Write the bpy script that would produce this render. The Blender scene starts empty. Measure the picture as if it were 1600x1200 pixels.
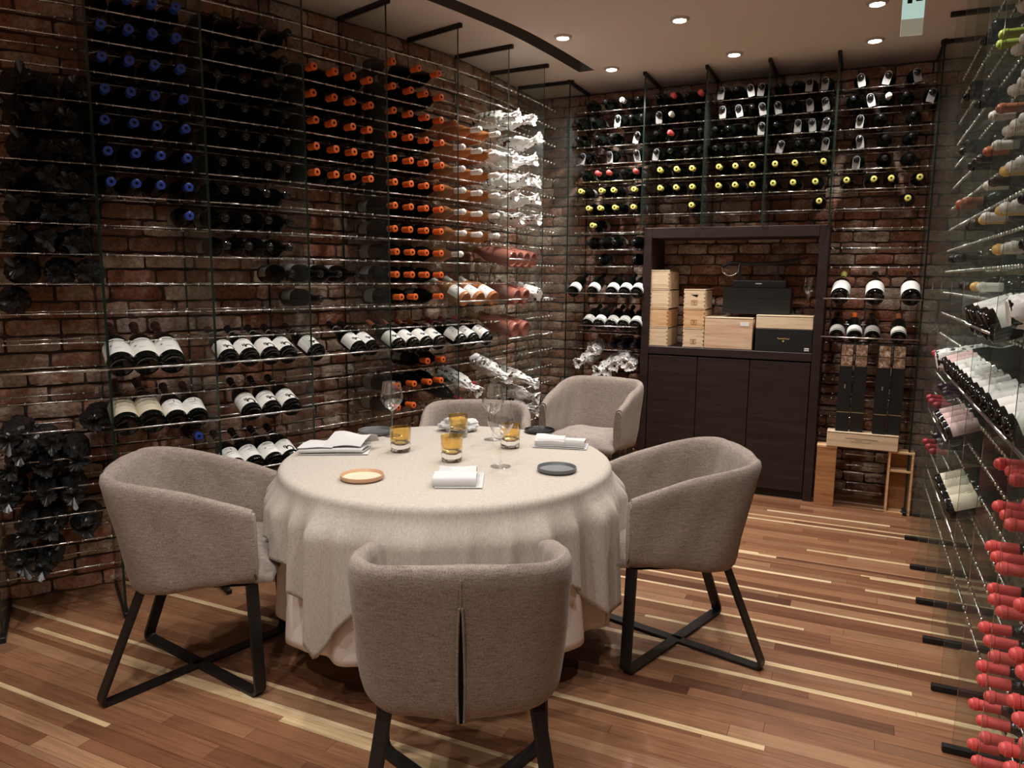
import bpy, bmesh, math, random
from mathutils import Vector, Matrix, noise
random.seed(7)
R = math.radians
SC = bpy.context.scene
COL = SC.collection

# ------------------------------------------------------------------ camera, world, lights, exposure
F_PX, PITCH, YAW, ROLL = 1156.4, R(8.284), R(24.833), R(0.474)
CAM = Vector((0, 0, 1.45))
FWD = Vector((-math.sin(YAW)*math.cos(PITCH), math.cos(YAW)*math.cos(PITCH), -math.sin(PITCH)))
RT0 = Vector((math.cos(YAW), math.sin(YAW), 0))
UP0 = RT0.cross(FWD)
RT = RT0*math.cos(ROLL) + UP0*math.sin(ROLL)
UP = -RT0*math.sin(ROLL) + UP0*math.cos(ROLL)
cd = bpy.data.cameras.new('camera')
cd.sensor_width = 36.0
cd.lens = F_PX/1600*36.0
cd.clip_start = 0.02
cam = bpy.data.objects.new('camera', cd)
COL.objects.link(cam)
mw = Matrix((RT, UP, -FWD)).transposed().to_4x4()
mw.translation = CAM
cam.matrix_world = mw
SC.camera = cam

wd = bpy.data.worlds.new('world'); SC.world = wd
wd.use_nodes = True
wd.node_tree.nodes['Background'].inputs[0].default_value = (0.9, 0.85, 0.8, 1)
wd.node_tree.nodes['Background'].inputs[1].default_value = 0.02
SC.view_settings.view_transform = 'Standard'
SC.view_settings.look = 'None'
SC.view_settings.exposure = 0.0
SC.view_settings.gamma = 1.0
SC.view_settings.use_curve_mapping = False
SC.cycles.transparent_max_bounces = 40
SC.cycles.max_bounces = 8
SC.cycles.transmission_bounces = 8
SC.cycles.caustics_reflective = False
SC.cycles.caustics_refractive = False
SC.cycles.sample_clamp_indirect = 6.0

HC = 2.80                       # ceiling height
# recessed ceiling downlights: (x, y, watts, full cone in degrees); the five at the back are in the picture, the last two are added fill
LAMPS = [(-0.95, 4.12, 44, 120), (-1.62, 4.15, 92, 135), (-1.56, 4.88, 92, 140), (-0.78, 4.86, 46, 130), (-0.01, 4.90, 44, 125),
         (-0.01, 4.27, 36, 120),
         (-1.62, 3.10, 36, 110), (-0.80, 3.10, 32, 110), (-0.02, 3.10, 42, 120),
         (-1.80, 2.15, 36, 105), (-1.15, 1.95, 26, 110), (-0.10, 2.05, 32, 120),
         (-1.95, 1.20, 48, 105), (-1.20, 0.95, 52, 110), (-0.05, 1.10, 46, 120),
         (-1.7, 0.0, 50, 130), (-0.7, -0.1, 50, 130)]  # unseen pair, added as soft fill bounced off the front wall
for i, (x, y, w, cone) in enumerate(LAMPS):
    ld = bpy.data.lights.new('downlight', 'SPOT')
    ld.energy = w
    ld.color = (1.0, 0.945, 0.885)
    ld.spot_size = R(cone)
    ld.spot_blend = 0.75
    ld.shadow_soft_size = 0.035
    lo = bpy.data.objects.new('downlight', ld)
    lo.location = (x, y, HC-0.02)
    COL.objects.link(lo)

# ------------------------------------------------------------------ geometry of the room
LF = [(-2.985, 1.66), (-2.74, 2.02), (-2.535, 2.385), (-2.355, 2.80), (-2.215, 3.26), (-2.063, 3.72), (-1.965, 4.165), (-1.925, 4.62), (-1.915, 5.06)]
BF = [-1.915, -1.38, -0.974, -0.59, -0.194, 0.353]
YB = 5.06                        # front line of the back rack
RFY = [0.85, 1.26, 1.67, 2.08, 2.487, 2.87, 3.26, 3.66, 4.10, 4.57, 5.06]
XR = 0.36                        # front line of the right rack
DEP = 0.40                       # rack depth
ROW = [2.597-0.1193*k for k in range(22)]      # heights of the rail rows


def ray(px, py):
    return FWD*F_PX + RT*(px-800) + UP*(600-py)


def on_line(px, py, A, B, d=0.0):
    """point where the sight line meets the upright plane through A-B set back by d (to the left of A->B)"""
    A = Vector(A); B = Vector(B)
    u = (B-A).normalized(); n = Vector((u.y, -u.x))
    P = A-n*d
    r = ray(px, py)
    t = ((P.x-CAM.x)*n.x+(P.y-CAM.y)*n.y)/(r.x*n.x+r.y*n.y)
    h = CAM+r*t
    s = (Vector((h.x, h.y))-P).dot(u)/(B-A).length
    return s, h.z


def on_z(px, py, z):
    r = ray(px, py)
    return CAM+r*((z-CAM.z)/r.z)


def seen(p):
    d = Vector(p)-CAM
    z = d.dot(FWD)
    if z < 0.1:
        return None
    return 800+F_PX*d.dot(RT)/z, 600-F_PX*d.dot(UP)/z, z


# ------------------------------------------------------------------ materials
def mat(name, base=(0.5, 0.5, 0.5), rough=0.5, metal=0.0, spec=0.5, trans=0.0, emit=None, estr=0.0, ior=1.45, coat=0.0, sheen=0.0):
    m = bpy.data.materials.new(name)
    m.use_nodes = True
    b = m.node_tree.nodes['Principled BSDF']
    b.inputs['Base Color'].default_value = (*base, 1)
    b.inputs['Roughness'].default_value = rough
    b.inputs['Metallic'].default_value = metal
    b.inputs['Specular IOR Level'].default_value = spec
    b.inputs['Transmission Weight'].default_value = trans
    b.inputs['IOR'].default_value = ior
    b.inputs['Coat Weight'].default_value = coat
    b.inputs['Sheen Weight'].default_value = sheen
    if emit:
        b.inputs['Emission Color'].default_value = (*emit, 1)
        b.inputs['Emission Strength'].default_value = estr
    return m


class NT:
    def __init__(s, m):
        s.t = m.node_tree; s.n = s.t.nodes; s.l = s.t.links; s.b = s.n.get('Principled BSDF')

    def add(s, typ, **kw):
        n = s.n.new(typ)
        for k, v in kw.items():
            if k in n.inputs:
                n.inputs[k].default_value = v
            else:
                setattr(n, k, v)
        return n

    def link(s, a, b):
        s.l.new(a, b)

    def coord(s, scale=(1, 1, 1), kind='Object'):
        tc = s.add('ShaderNodeTexCoord'); mp = s.add('ShaderNodeMapping')
        mp.inputs['Scale'].default_value = scale
        s.link(tc.outputs[kind], mp.inputs['Vector'])
        return mp.outputs[0]

    def ramp(s, fac, stops, interp='LINEAR'):
        r = s.add('ShaderNodeValToRGB')
        e = r.color_ramp.elements
        r.color_ramp.interpolation = interp
        while len(e) < len(stops):
            e.new(0.5)
        for i, (p, c) in enumerate(stops):
            e[i].position = p; e[i].color = (*c, 1)
        s.link(fac, r.inputs[0])
        return r.outputs[0]

    def mix(s, fac, a, b, blend='MIX'):
        m = s.add('ShaderNodeMix', data_type='RGBA', blend_type=blend)
        for sock, v in ((m.inputs[0], fac), (m.inputs[6], a), (m.inputs[7], b)):
            if hasattr(v, 'is_output') or isinstance(v, bpy.types.NodeSocket):
                s.link(v, sock)
            elif isinstance(v, (int, float)):
                sock.default_value = v
            else:
                sock.default_value = (*v, 1)
        return m.outputs[2]

    def math(s, op, a, b=0.0):
        m = s.add('ShaderNodeMath', operation=op)
        for sock, v in ((m.inputs[0], a), (m.inputs[1], b)):
            if isinstance(v, (int, float)):
                sock.default_value = v
            else:
                s.link(v, sock)
        return m.outputs[0]

    def schlick(s, f0, f1, power=5.0):
        """reflection share rising towards grazing, the same from both sides of a sheet"""
        lw = s.add('ShaderNodeLayerWeight'); lw.inputs['Blend'].default_value = 0.5
        return s.math('ADD', s.math('MULTIPLY', s.math('POWER', lw.outputs['Facing'], power), f1), f0)

    def piece_random(s):
        oi = s.add('ShaderNodeObjectInfo'); ge = s.add('ShaderNodeNewGeometry')
        return s.math('FRACT', s.math('ADD', oi.outputs['Random'], ge.outputs['Random Per Island']))

    def bump(s, h, strength=0.3, dist=0.01):
        b = s.add('ShaderNodeBump')
        b.inputs['Strength'].default_value = strength
        b.inputs['Distance'].default_value = dist
        s.link(h, b.inputs['Height'])
        s.link(b.outputs[0], s.b.inputs['Normal'])


def brick_material():
    m = mat('old_brick', rough=0.85, spec=0.3); t = NT(m)
    rnd = t.piece_random()
    c = t.ramp(rnd, [(0.0, (0.36, 0.15, 0.095)), (0.2, (0.52, 0.235, 0.155)), (0.38, (0.30, 0.17, 0.125)), (0.55, (0.60, 0.30, 0.20)),
                     (0.75, (0.48, 0.30, 0.225)), (0.9, (0.66, 0.49, 0.385)), (1.0, (0.40, 0.28, 0.22))])
    geo = t.add('ShaderNodeNewGeometry')
    n1 = t.add('ShaderNodeTexNoise', Scale=9.0, Detail=5.0, Roughness=0.65); t.link(geo.outputs['Position'], n1.inputs['Vector'])
    n2 = t.add('ShaderNodeTexNoise', Scale=60.0, Detail=4.0); t.link(geo.outputs['Position'], n2.inputs['Vector'])
    lime = t.ramp(t.math('ADD', n1.outputs[0], t.math('MULTIPLY', rnd, 0.12)), [(0.54, (0, 0, 0)), (0.66, (1, 1, 1))])
    lf = t.math('MULTIPLY', lime, 0.55)
    c = t.mix(lf, c, (0.74, 0.62, 0.53))
    soot = t.ramp(n2.outputs[0], [(0.3, (0.45, 0.42, 0.4)), (0.6, (1, 1, 1))])
    c = t.mix(0.75, c, soot, 'MULTIPLY')
    t.link(c, t.b.inputs['Base Color'])
    t.bump(t.math('ADD', n2.outputs[0], n1.outputs[0]), 0.9, 0.010)
    return m


def plank_material(name, stops, rough=0.33):
    m = mat(name, rough=rough, spec=0.45); t = NT(m)
    rnd = t.piece_random()
    base = t.ramp(rnd, stops)
    geo = t.add('ShaderNodeNewGeometry')
    mp = t.add('ShaderNodeMapping'); mp.inputs['Scale'].default_value = (3.5, 70, 70)
    t.link(geo.outputs['Position'], mp.inputs['Vector'])
    n = t.add('ShaderNodeTexNoise', Scale=1.0, Detail=6.0, Roughness=0.65, Distortion=0.4); t.link(mp.outputs[0], n.inputs['Vector'])
    g = t.ramp(n.outputs[0], [(0.3, (0.55, 0.5, 0.46)), (0.52, (0.95, 0.95, 0.95)), (0.7, (1.12, 1.1, 1.05))])
    t.link(t.mix(0.85, base, g, 'MULTIPLY'), t.b.inputs['Base Color'])
    t.bump(n.outputs[0], 0.08, 0.002)
    return m


def fabric_material(name, c1, c2, scale=420, rough=0.95, stretch=(1, 1, 1)):
    m = mat(name, rough=rough, spec=0.15, sheen=0.15); t = NT(m)
    v = t.coord((scale*stretch[0], scale*stretch[1], scale*stretch[2]))
    n = t.add('ShaderNodeTexNoise', Scale=1.0, Detail=2.0); t.link(v, n.inputs['Vector'])
    v2 = t.coord((9, 9, 60)); n2 = t.add('ShaderNodeTexNoise', Scale=4.0, Detail=6.0, Roughness=0.7); t.link(v2, n2.inputs['Vector'])
    f = t.math('ADD', t.math('MULTIPLY', n.outputs[0], 0.6), t.math('MULTIPLY', n2.outputs[0], 0.4))
    c = t.ramp(f, [(0.36, c1), (0.62, c2)])
    t.link(c, t.b.inputs['Base Color'])
    t.bump(n.outputs[0], 0.25, 0.002)
    return m


def wood_material(name, c1, c2, c3, scale=(3, 40, 40), rough=0.55):
    m = mat(name, rough=rough, spec=0.3); t = NT(m)
    oi = t.add('ShaderNodeObjectInfo')
    tc = t.add('ShaderNodeTexCoord'); mp = t.add('ShaderNodeMapping'); mp.inputs['Scale'].default_value = scale
    ad = t.add('ShaderNodeVectorMath', operation='ADD')
    t.link(tc.outputs['Object'], ad.inputs[0]); t.link(oi.outputs['Random'], ad.inputs[1])
    t.link(ad.outputs[0], mp.inputs['Vector'])
    n = t.add('ShaderNodeTexNoise', Scale=1.0, Detail=5.0, Roughness=0.6, Distortion=0.6); t.link(mp.outputs[0], n.inputs['Vector'])
    c = t.ramp(n.outputs[0], [(0.3, c1), (0.5, c2), (0.7, c3)])
    t.link(c, t.b.inputs['Base Color'])
    return m


def glass_pane_material():
    """thin sheet: clear with a faint green tint, mirror-like at grazing angles, a grey diffuse share painted in as reflected haze"""
    m = bpy.data.materials.new('sheet_glass'); m.use_nodes = True
    t = NT(m); t.n.remove(t.b)
    out = t.n['Material Output']
    tr = t.add('ShaderNodeBsdfTransparent'); tr.inputs[0].default_value = (0.925, 0.95, 0.935, 1)
    gl = t.add('ShaderNodeBsdfGlossy'); gl.inputs['Roughness'].default_value = 0.02; gl.inputs[0].default_value = (1, 1, 1, 1)
    df = t.add('ShaderNodeBsdfDiffuse'); df.inputs[0].default_value = (0.42, 0.45, 0.42, 1)  # grey share imitates the haze of room reflections in the panes
    fr = t.schlick(0.035, 0.55)
    m1 = t.add('ShaderNodeMixShader'); m2 = t.add('ShaderNodeMixShader'); m2.inputs[0].default_value = 0.042
    t.link(fr, m1.inputs[0]); t.link(tr.outputs[0], m1.inputs[1]); t.link(gl.outputs[0], m1.inputs[2])
    t.link(m1.outputs[0], m2.inputs[1]); t.link(df.outputs[0], m2.inputs[2])
    t.link(m2.outputs[0], out.inputs[0])
    return m


def thin_crystal(tint=(0.97, 0.97, 0.97), name='crystal'):
    m = bpy.data.materials.new(name); m.use_nodes = True
    t = NT(m); t.n.remove(t.b)
    tr = t.add('ShaderNodeBsdfTransparent'); tr.inputs[0].default_value = (*tint, 1)
    gl = t.add('ShaderNodeBsdfGlossy'); gl.inputs['Roughness'].default_value = 0.09; gl.inputs[0].default_value = (1, 1, 1, 1)
    fr = t.schlick(0.075, 0.75, 2.6)
    mx = t.add('ShaderNodeMixShader')
    t.link(fr, mx.inputs[0]); t.link(tr.outputs[0], mx.inputs[1]); t.link(gl.outputs[0], mx.inputs[2])
    t.link(mx.outputs[0], t.n['Material Output'].inputs[0])
    return m


def tissue_material():
    m = mat('white_tissue', (0.86, 0.85, 0.83), rough=0.75, spec=0.3); t = NT(m)
    v = t.coord((26, 26, 26))
    vo = t.add('ShaderNodeTexVoronoi', Scale=1.0); t.link(v, vo.inputs['Vector'])
    f = t.ramp(vo.outputs['Distance'], [(0.20, (1, 1, 1)), (0.25, (0, 0, 0))])
    n = t.add('ShaderNodeTexNoise', Scale=0.9, Detail=4.0); t.link(v, n.inputs['Vector'])
    c = t.mix(f, (0.88, 0.87, 0.85), (0.16, 0.15, 0.16))
    t.link(c, t.b.inputs['Base Color'])
    t.bump(n.outputs[0], 0.5, 0.01)
    return m


def cloth_material(name, c1, c2):
    m = mat(name, rough=0.95, spec=0.1, sheen=0.1); t = NT(m)
    a = t.add('ShaderNodeTexNoise', Scale=1.0, Detail=3.0); t.link(t.coord((500, 60, 60)), a.inputs['Vector'])
    b = t.add('ShaderNodeTexNoise', Scale=1.0, Detail=3.0); t.link(t.coord((60, 500, 500)), b.inputs['Vector'])
    f = t.math('MULTIPLY', t.math('ADD', a.outputs[0], b.outputs[0]), 0.5)
    t.link(t.ramp(f, [(0.38, c1), (0.62, c2)]), t.b.inputs['Base Color'])
    t.bump(f, 0.2, 0.002)
    return m


M = {}
M['brick'] = brick_material()
M['mortar'] = mat('dark_mortar', (0.12, 0.085, 0.07), rough=0.95, spec=0.1)
M['ceiling'] = mat('taupe_ceiling_paint', (0.86, 0.77, 0.70), rough=0.9, spec=0.1)
M['slot'] = mat('slot_paint', (0.16, 0.14, 0.125), rough=0.8, spec=0.1)
M['plank'] = plank_material('floor_brown', [(0.0, (0.15, 0.060, 0.032)), (0.2, (0.27, 0.125, 0.064)), (0.45, (0.36, 0.18, 0.095)), (0.7, (0.22, 0.095, 0.050)), (0.85, (0.43, 0.245, 0.135)), (1.0, (0.12, 0.046, 0.026))])
M['plank_pale'] = plank_material('floor_cream', [(0.0, (0.70, 0.50, 0.28)), (1.0, (0.82, 0.64, 0.40))])
M['subfloor'] = mat('subfloor', (0.06, 0.03, 0.018), rough=0.8)
M['glass'] = glass_pane_material()
M['glass_edge'] = mat('glass_edge', (0.012, 0.022, 0.017), rough=0.15, spec=0.6)
M['black_metal'] = mat('black_metal', (0.012, 0.011, 0.011), rough=0.45, spec=0.4)
M['leg_metal'] = mat('blackened_steel', (0.022, 0.020, 0.019), rough=0.36, metal=0.4, spec=0.5)
M['chrome'] = mat('bright_steel', (0.78, 0.76, 0.73), rough=0.22, metal=1.0)
M['bottle'] = mat('dark_bottle_glass', (0.004, 0.005, 0.004), rough=0.07, spec=0.55)
M['rose'] = mat('amber_rose_wine', (0.78, 0.33, 0.13), rough=0.08, spec=0.5, trans=0.45)
M['pink'] = mat('pink_rose_wine', (0.70, 0.26, 0.20), rough=0.10, spec=0.5, trans=0.5)
M['label'] = mat('white_label', (0.88, 0.875, 0.84), rough=0.75, spec=0.2)
M['label_cream'] = mat('cream_label', (0.66, 0.60, 0.46), rough=0.75, spec=0.2)
M['label_grey'] = mat('grey_label', (0.46, 0.45, 0.42), rough=0.75, spec=0.2)
M['label_blush'] = mat('blush_label', (0.72, 0.50, 0.50), rough=0.7, spec=0.2)
M['ink'] = mat('printing_ink', (0.012, 0.011, 0.011), rough=0.7)
M['ink_grey'] = mat('grey_ink', (0.22, 0.20, 0.18), rough=0.7)
M['band'] = mat('pale_band', (0.62, 0.62, 0.58), rough=0.5)
for nm, c, r in (('blue', (0.03, 0.075, 0.42), .3), ('black', (0.010, 0.010, 0.011), .06), ('orange', (0.82, 0.155, 0.032), .4), ('white', (0.84, 0.83, 0.80), .4),
                 ('yellow', (0.80, 0.76, 0.20), .4), ('gold', (0.70, 0.50, 0.16), .4), ('red', (0.74, 0.105, 0.10), .38), ('crimson', (0.34, 0.03, 0.05), .3), ('green', (0.33, 0.42, 0.07), .4),
                 ('purple', (0.028, 0.016, 0.035), .25), ('brown', (0.045, 0.018, 0.014), .35), ('ivory', (0.62, 0.61, 0.55), .4), ('bronze', (0.42, 0.30, 0.12), .35), ('rust', (0.40, 0.13, 0.06), .4)):
    M['cap_'+nm] = mat(nm+'_capsule', c, rough=r)
M['tag'] = mat('silver_tag_paper', (0.27, 0.27, 0.265), rough=0.35, spec=0.5)
M['tissue'] = tissue_material()
M['black_wrap'] = mat('black_wrapping_film', (0.022, 0.022, 0.022), rough=0.27, spec=0.6)
M['fabric'] = fabric_material('taupe_chair_fabric', (0.14, 0.108, 0.092), (0.40, 0.33, 0.288))
M['fabric_seat'] = fabric_material('taupe_seat_fabric', (0.20, 0.165, 0.145), (0.42, 0.355, 0.32))
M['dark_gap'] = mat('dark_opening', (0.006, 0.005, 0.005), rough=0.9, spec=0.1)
M['cloth'] = cloth_material('linen_overlay', (0.40, 0.355, 0.305), (0.56, 0.51, 0.45))
M['undercloth'] = mat('white_undercloth', (0.80, 0.73, 0.67), rough=0.9, spec=0.1)
M['napkin'] = mat('white_napkin', (0.60, 0.598, 0.60), rough=0.9, spec=0.1)
M['clear'] = mat('clear_glass', (1, 1, 1), rough=0.0, trans=1.0, ior=1.45)
M['amber'] = thin_crystal((0.955, 0.83, 0.50), 'amber_glass')
M['crystal'] = thin_crystal()
M['plate_tan'] = mat('tan_stoneware', (0.55, 0.33, 0.20), rough=0.4)
M['plate_sand'] = mat('sand_glaze', (0.74, 0.63, 0.47), rough=0.35)
M['plate_grey'] = mat('grey_stoneware', (0.12, 0.125, 0.125), rough=0.4)
M['plate_slate'] = mat('slate_glaze', (0.20, 0.21, 0.215), rough=0.3)
M['plate_black'] = mat('black_stoneware', (0.018, 0.018, 0.02), rough=0.3)
M['cabinet'] = wood_material('dark_wenge', (0.022, 0.013, 0.012), (0.032, 0.020, 0.018), (0.04, 0.026, 0.023), rough=0.42)
M['pine'] = wood_material('pale_pine', (0.62, 0.43, 0.27), (0.78, 0.60, 0.40), (0.85, 0.69, 0.49))
M['pine_tan'] = wood_material('tan_pine', (0.60, 0.33, 0.16), (0.74, 0.47, 0.25), (0.80, 0.58, 0.36))
M['pine_pink'] = wood_material('rosy_pine', (0.56, 0.34, 0.21), (0.71, 0.48, 0.32), (0.80, 0.62, 0.44))
M['pine_dark'] = wood_material('honey_wood', (0.30, 0.13, 0.055), (0.44, 0.21, 0.09), (0.55, 0.30, 0.14))
M['box_black'] = mat('black_box_board', (0.014, 0.015, 0.015), rough=0.42, spec=0.4)
M['paper_pic'] = wood_material('sepia_picture', (0.10, 0.055, 0.035), (0.34, 0.21, 0.13), (0.85, 0.75, 0.62), scale=(38, 38, 38))
M['gold'] = mat('gold_print', (0.80, 0.62, 0.25), rough=0.4, metal=0.3)
M['steel_dark'] = mat('dark_blade', (0.035, 0.033, 0.033), rough=0.3, metal=0.8)
M['lamp_on'] = mat('lamp_glow', (1, 1, 1), emit=(1.0, 0.90, 0.78), estr=60.0)
M['lamp_trim'] = mat('lamp_trim', (0.55, 0.49, 0.44), rough=0.5)
M['sign_on'] = mat('sign_glow', (0.2, 0.3, 0.25), emit=(0.62, 0.86, 0.76), estr=0.62)
M['sign_dim'] = mat('sign_frosted', (0.52, 0.52, 0.43), rough=0.4, emit=(0.55, 0.55, 0.42), estr=0.28)
M['sign_ink'] = mat('sign_print', (0.008, 0.014, 0.012), rough=0.5)
M['wall_paint'] = mat('wall_paint', (0.80, 0.76, 0.70), rough=0.85)


# ------------------------------------------------------------------ mesh helpers
def mesh_from(bm, name, mats, smooth=None):
    me = bpy.data.meshes.new(name)
    bmesh.ops.recalc_face_normals(bm, faces=bm.faces)
    if smooth is not None:
        for f in bm.faces:
            f.smooth = True
        if smooth < 180:
            lim = R(smooth)
            for e in bm.edges:
                if len(e.link_faces) == 2 and e.calc_face_angle(0) > lim:
                    e.smooth = False
    bm.to_mesh(me); bm.free()
    for m in (mats if isinstance(mats, (list, tuple)) else [mats]):
        me.materials.append(m)
    return me


def link(name, me, parent=None, loc=None, mx=None):
    o = bpy.data.objects.new(name, me)
    COL.objects.link(o)
    if parent is not None:
        o.parent = parent
    if mx is not None:
        o.matrix_local = mx
    elif loc is not None:
        o.location = loc
    return o


def obj(name, bm, mats, parent=None, smooth=None, loc=None, mx=None):
    return link(name, mesh_from(bm, name, mats, smooth), parent, loc, mx)


def thing(name, label, cat, mx=None, group=None):
    o = bpy.data.objects.new(name, None)
    COL.objects.link(o)
    o.empty_display_size = 0.05
    if mx is not None:
        o.matrix_world = mx
    o['label'] = label; o['category'] = cat
    if group:
        o['group'] = group
    return o


def structure(o):
    o['kind'] = 'structure'
    return o


def box(bm, x0, x1, y0, y1, z0, z1, mi=0, mx=None):
    vs = [bm.verts.new((x, y, z)) for x in (x0, x1) for y in (y0, y1) for z in (z0, z1)]
    if mx is not None:
        for v in vs:
            v.co = mx @ v.co
    fs = []
    for a in ((0, 1, 3, 2), (4, 6, 7, 5), (0, 4, 5, 1), (2, 3, 7, 6), (0, 2, 6, 4), (1, 5, 7, 3)):
        f = bm.faces.new([vs[i] for i in a]); f.material_index = mi; fs.append(f)
    return vs, fs


def bevel_all(bm, w, seg=2):
    bmesh.ops.bevel(bm, geom=list(bm.edges), offset=w, segments=seg, affect='EDGES', profile=0.5)


def bbox(x0, x1, y0, y1, z0, z1, bev=0.0, seg=2):
    bm = bmesh.new(); box(bm, x0, x1, y0, y1, z0, z1)
    if bev:
        bevel_all(bm, bev, seg)
    return bm


def lathe(bm, prof, seg=20, mi=0, mi_of=None, cap0=True, cap1=True):
    rings = []
    for r, z in prof:
        if r < 1e-6:
            rings.append([bm.verts.new((0, 0, z))])
        else:
            rings.append([bm.verts.new((r*math.cos(2*math.pi*i/seg), r*math.sin(2*math.pi*i/seg), z)) for i in range(seg)])
    for k in range(len(rings)-1):
        a, b = rings[k], rings[k+1]
        m = mi_of(k) if mi_of else mi
        for i in range(seg):
            j = (i+1) % seg
            if len(a) == 1 and len(b) == 1:
                continue
            if len(a) == 1:
                f = bm.faces.new((a[0], b[j], b[i]))
            elif len(b) == 1:
                f = bm.faces.new((a[i], a[j], b[0]))
            else:
                f = bm.faces.new((a[i], a[j], b[j], b[i]))
            f.material_index = m
    if cap0 and len(rings[0]) > 1:
        bm.faces.new(rings[0][::-1]).material_index = mi_of(0) if mi_of else mi
    if cap1 and len(rings[-1]) > 1:
        bm.faces.new(rings[-1]).material_index = mi_of(len(rings)-2) if mi_of else mi
    return rings


def tube(bm, pts, r, seg=6, mi=0):
    pts = [Vector(p) for p in pts]
    rings = []
    for i, p in enumerate(pts):
        d = (pts[min(i+1, len(pts)-1)]-pts[max(i-1, 0)]).normalized()
        a = d.orthogonal().normalized() if abs(d.z) > 0.9 else d.cross(Vector((0, 0, 1))).normalized()
        b = d.cross(a)
        rr = r[i] if isinstance(r, (list, tuple)) else r
        rings.append([bm.verts.new(p+(a*math.cos(2*math.pi*k/seg)+b*math.sin(2*math.pi*k/seg))*rr) for k in range(seg)])
    for k in range(len(rings)-1):
        for i in range(seg):
            j = (i+1) % seg
            bm.faces.new((rings[k][i], rings[k][j], rings[k+1][j], rings[k+1][i])).material_index = mi
    bm.faces.new(rings[0][::-1]).material_index = mi
    bm.faces.new(rings[-1]).material_index = mi


def frame_mx(origin, d, up=Vector((0, 0, 1)), roll=0.0):
    """local z along d, local x as near to `up` as it can be"""
    d = Vector(d).normalized()
    x = up-d*up.dot(d)
    x.normalize()
    y = d.cross(x)
    m = Matrix((x, y, d)).transposed().to_4x4()
    if roll:
        m = m @ Matrix.Rotation(roll, 4, 'Z')
    m.translation = Vector(origin)
    return m


ORD = ['zeroth', 'first', 'second', 'third', 'fourth', 'fifth', 'sixth', 'seventh', 'eighth', 'ninth', 'tenth', 'eleventh', 'twelfth', 'thirteenth', 'fourteenth', 'fifteenth', 'sixteenth']

# ------------------------------------------------------------------ brick walls
class Path:
    """polyline in plan with arc length"""
    def __init__(s, pts):
        s.p = [Vector(q) for q in pts]
        s.c = [0.0]
        for a, b in zip(s.p, s.p[1:]):
            s.c.append(s.c[-1]+(b-a).length)
        s.len = s.c[-1]

    def at(s, d):
        d = min(max(d, 0), s.len-1e-6)
        i = max(k for k in range(len(s.p)-1) if s.c[k] <= d)
        u = (s.p[i+1]-s.p[i]).normalized()
        return s.p[i]+u*(d-s.c[i]), u


def smooth_pts(pts, n):
    out = []
    P = [Vector(p) for p in pts]
    P = [P[0]*2-P[1]]+P+[P[-1]*2-P[-2]]
    for i in range(1, len(P)-2):
        for k in range(n):
            t = k/n
            a, b, c, d = P[i-1:i+3]
            out.append(0.5*((2*b)+(c-a)*t+(2*a-5*b+4*c-d)*t*t+(3*b-a-3*c+d)*t**3))
    out.append(P[-2])
    return out


def offset_pts(pts, d):
    out = []
    for i, p in enumerate(pts):
        u = (Vector(pts[min(i+1, len(pts)-1)])-Vector(pts[max(i-1, 0)])).normalized()
        out.append(Vector(p)+Vector((-u.y, u.x))*d)
    return out


def brick_mesh(seed, mats):
    """unit brick, face towards +y: edges rounded and ragged, face uneven"""
    rr = random.Random(seed)
    bm = bmesh.new()
    NX, NZ = 6, 3
    G = []
    for a in range(NX+1):
        col = []
        for b in range(NZ+1):
            x = -0.5+a/NX; z = -0.5+b/NZ
            ex = 1 if a in (0, NX) else 0; ez = 1 if b in (0, NZ) else 0
            y = 0.05-0.0065*(ex+ez)*rr.uniform(.3, 1.6)+rr.uniform(-.003, .003)
            if ex and ez:
                x *= rr.uniform(.965, .995); z *= rr.uniform(.85, .97)
            col.append(bm.verts.new((x+rr.uniform(-.008, .008)*(1 if not ex else .8), y, z+rr.uniform(-.055, .045)*(1 if ez else .6))))
        G.append(col)
    for a in range(NX):
        for b in range(NZ):
            bm.faces.new((G[a][b], G[a+1][b], G[a+1][b+1], G[a][b+1]))
    per = [G[a][0] for a in range(NX)]+[G[NX][b] for b in range(NZ)]+[G[a][NZ] for a in range(NX, 0, -1)]+[G[0][b] for b in range(NZ, 0, -1)]
    back = [bm.verts.new((v.co.x*1.01, -0.05, v.co.z*1.02)) for v in per]
    for k in range(len(per)):
        q = (k+1) % len(per)
        bm.faces.new((per[k], back[k], back[q], per[q]))
    bm.faces.new(back)
    return mesh_from(bm, 'brick', mats, 50)


BRICKS = [brick_mesh(40+i, M['brick']) for i in range(12)]


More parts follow.
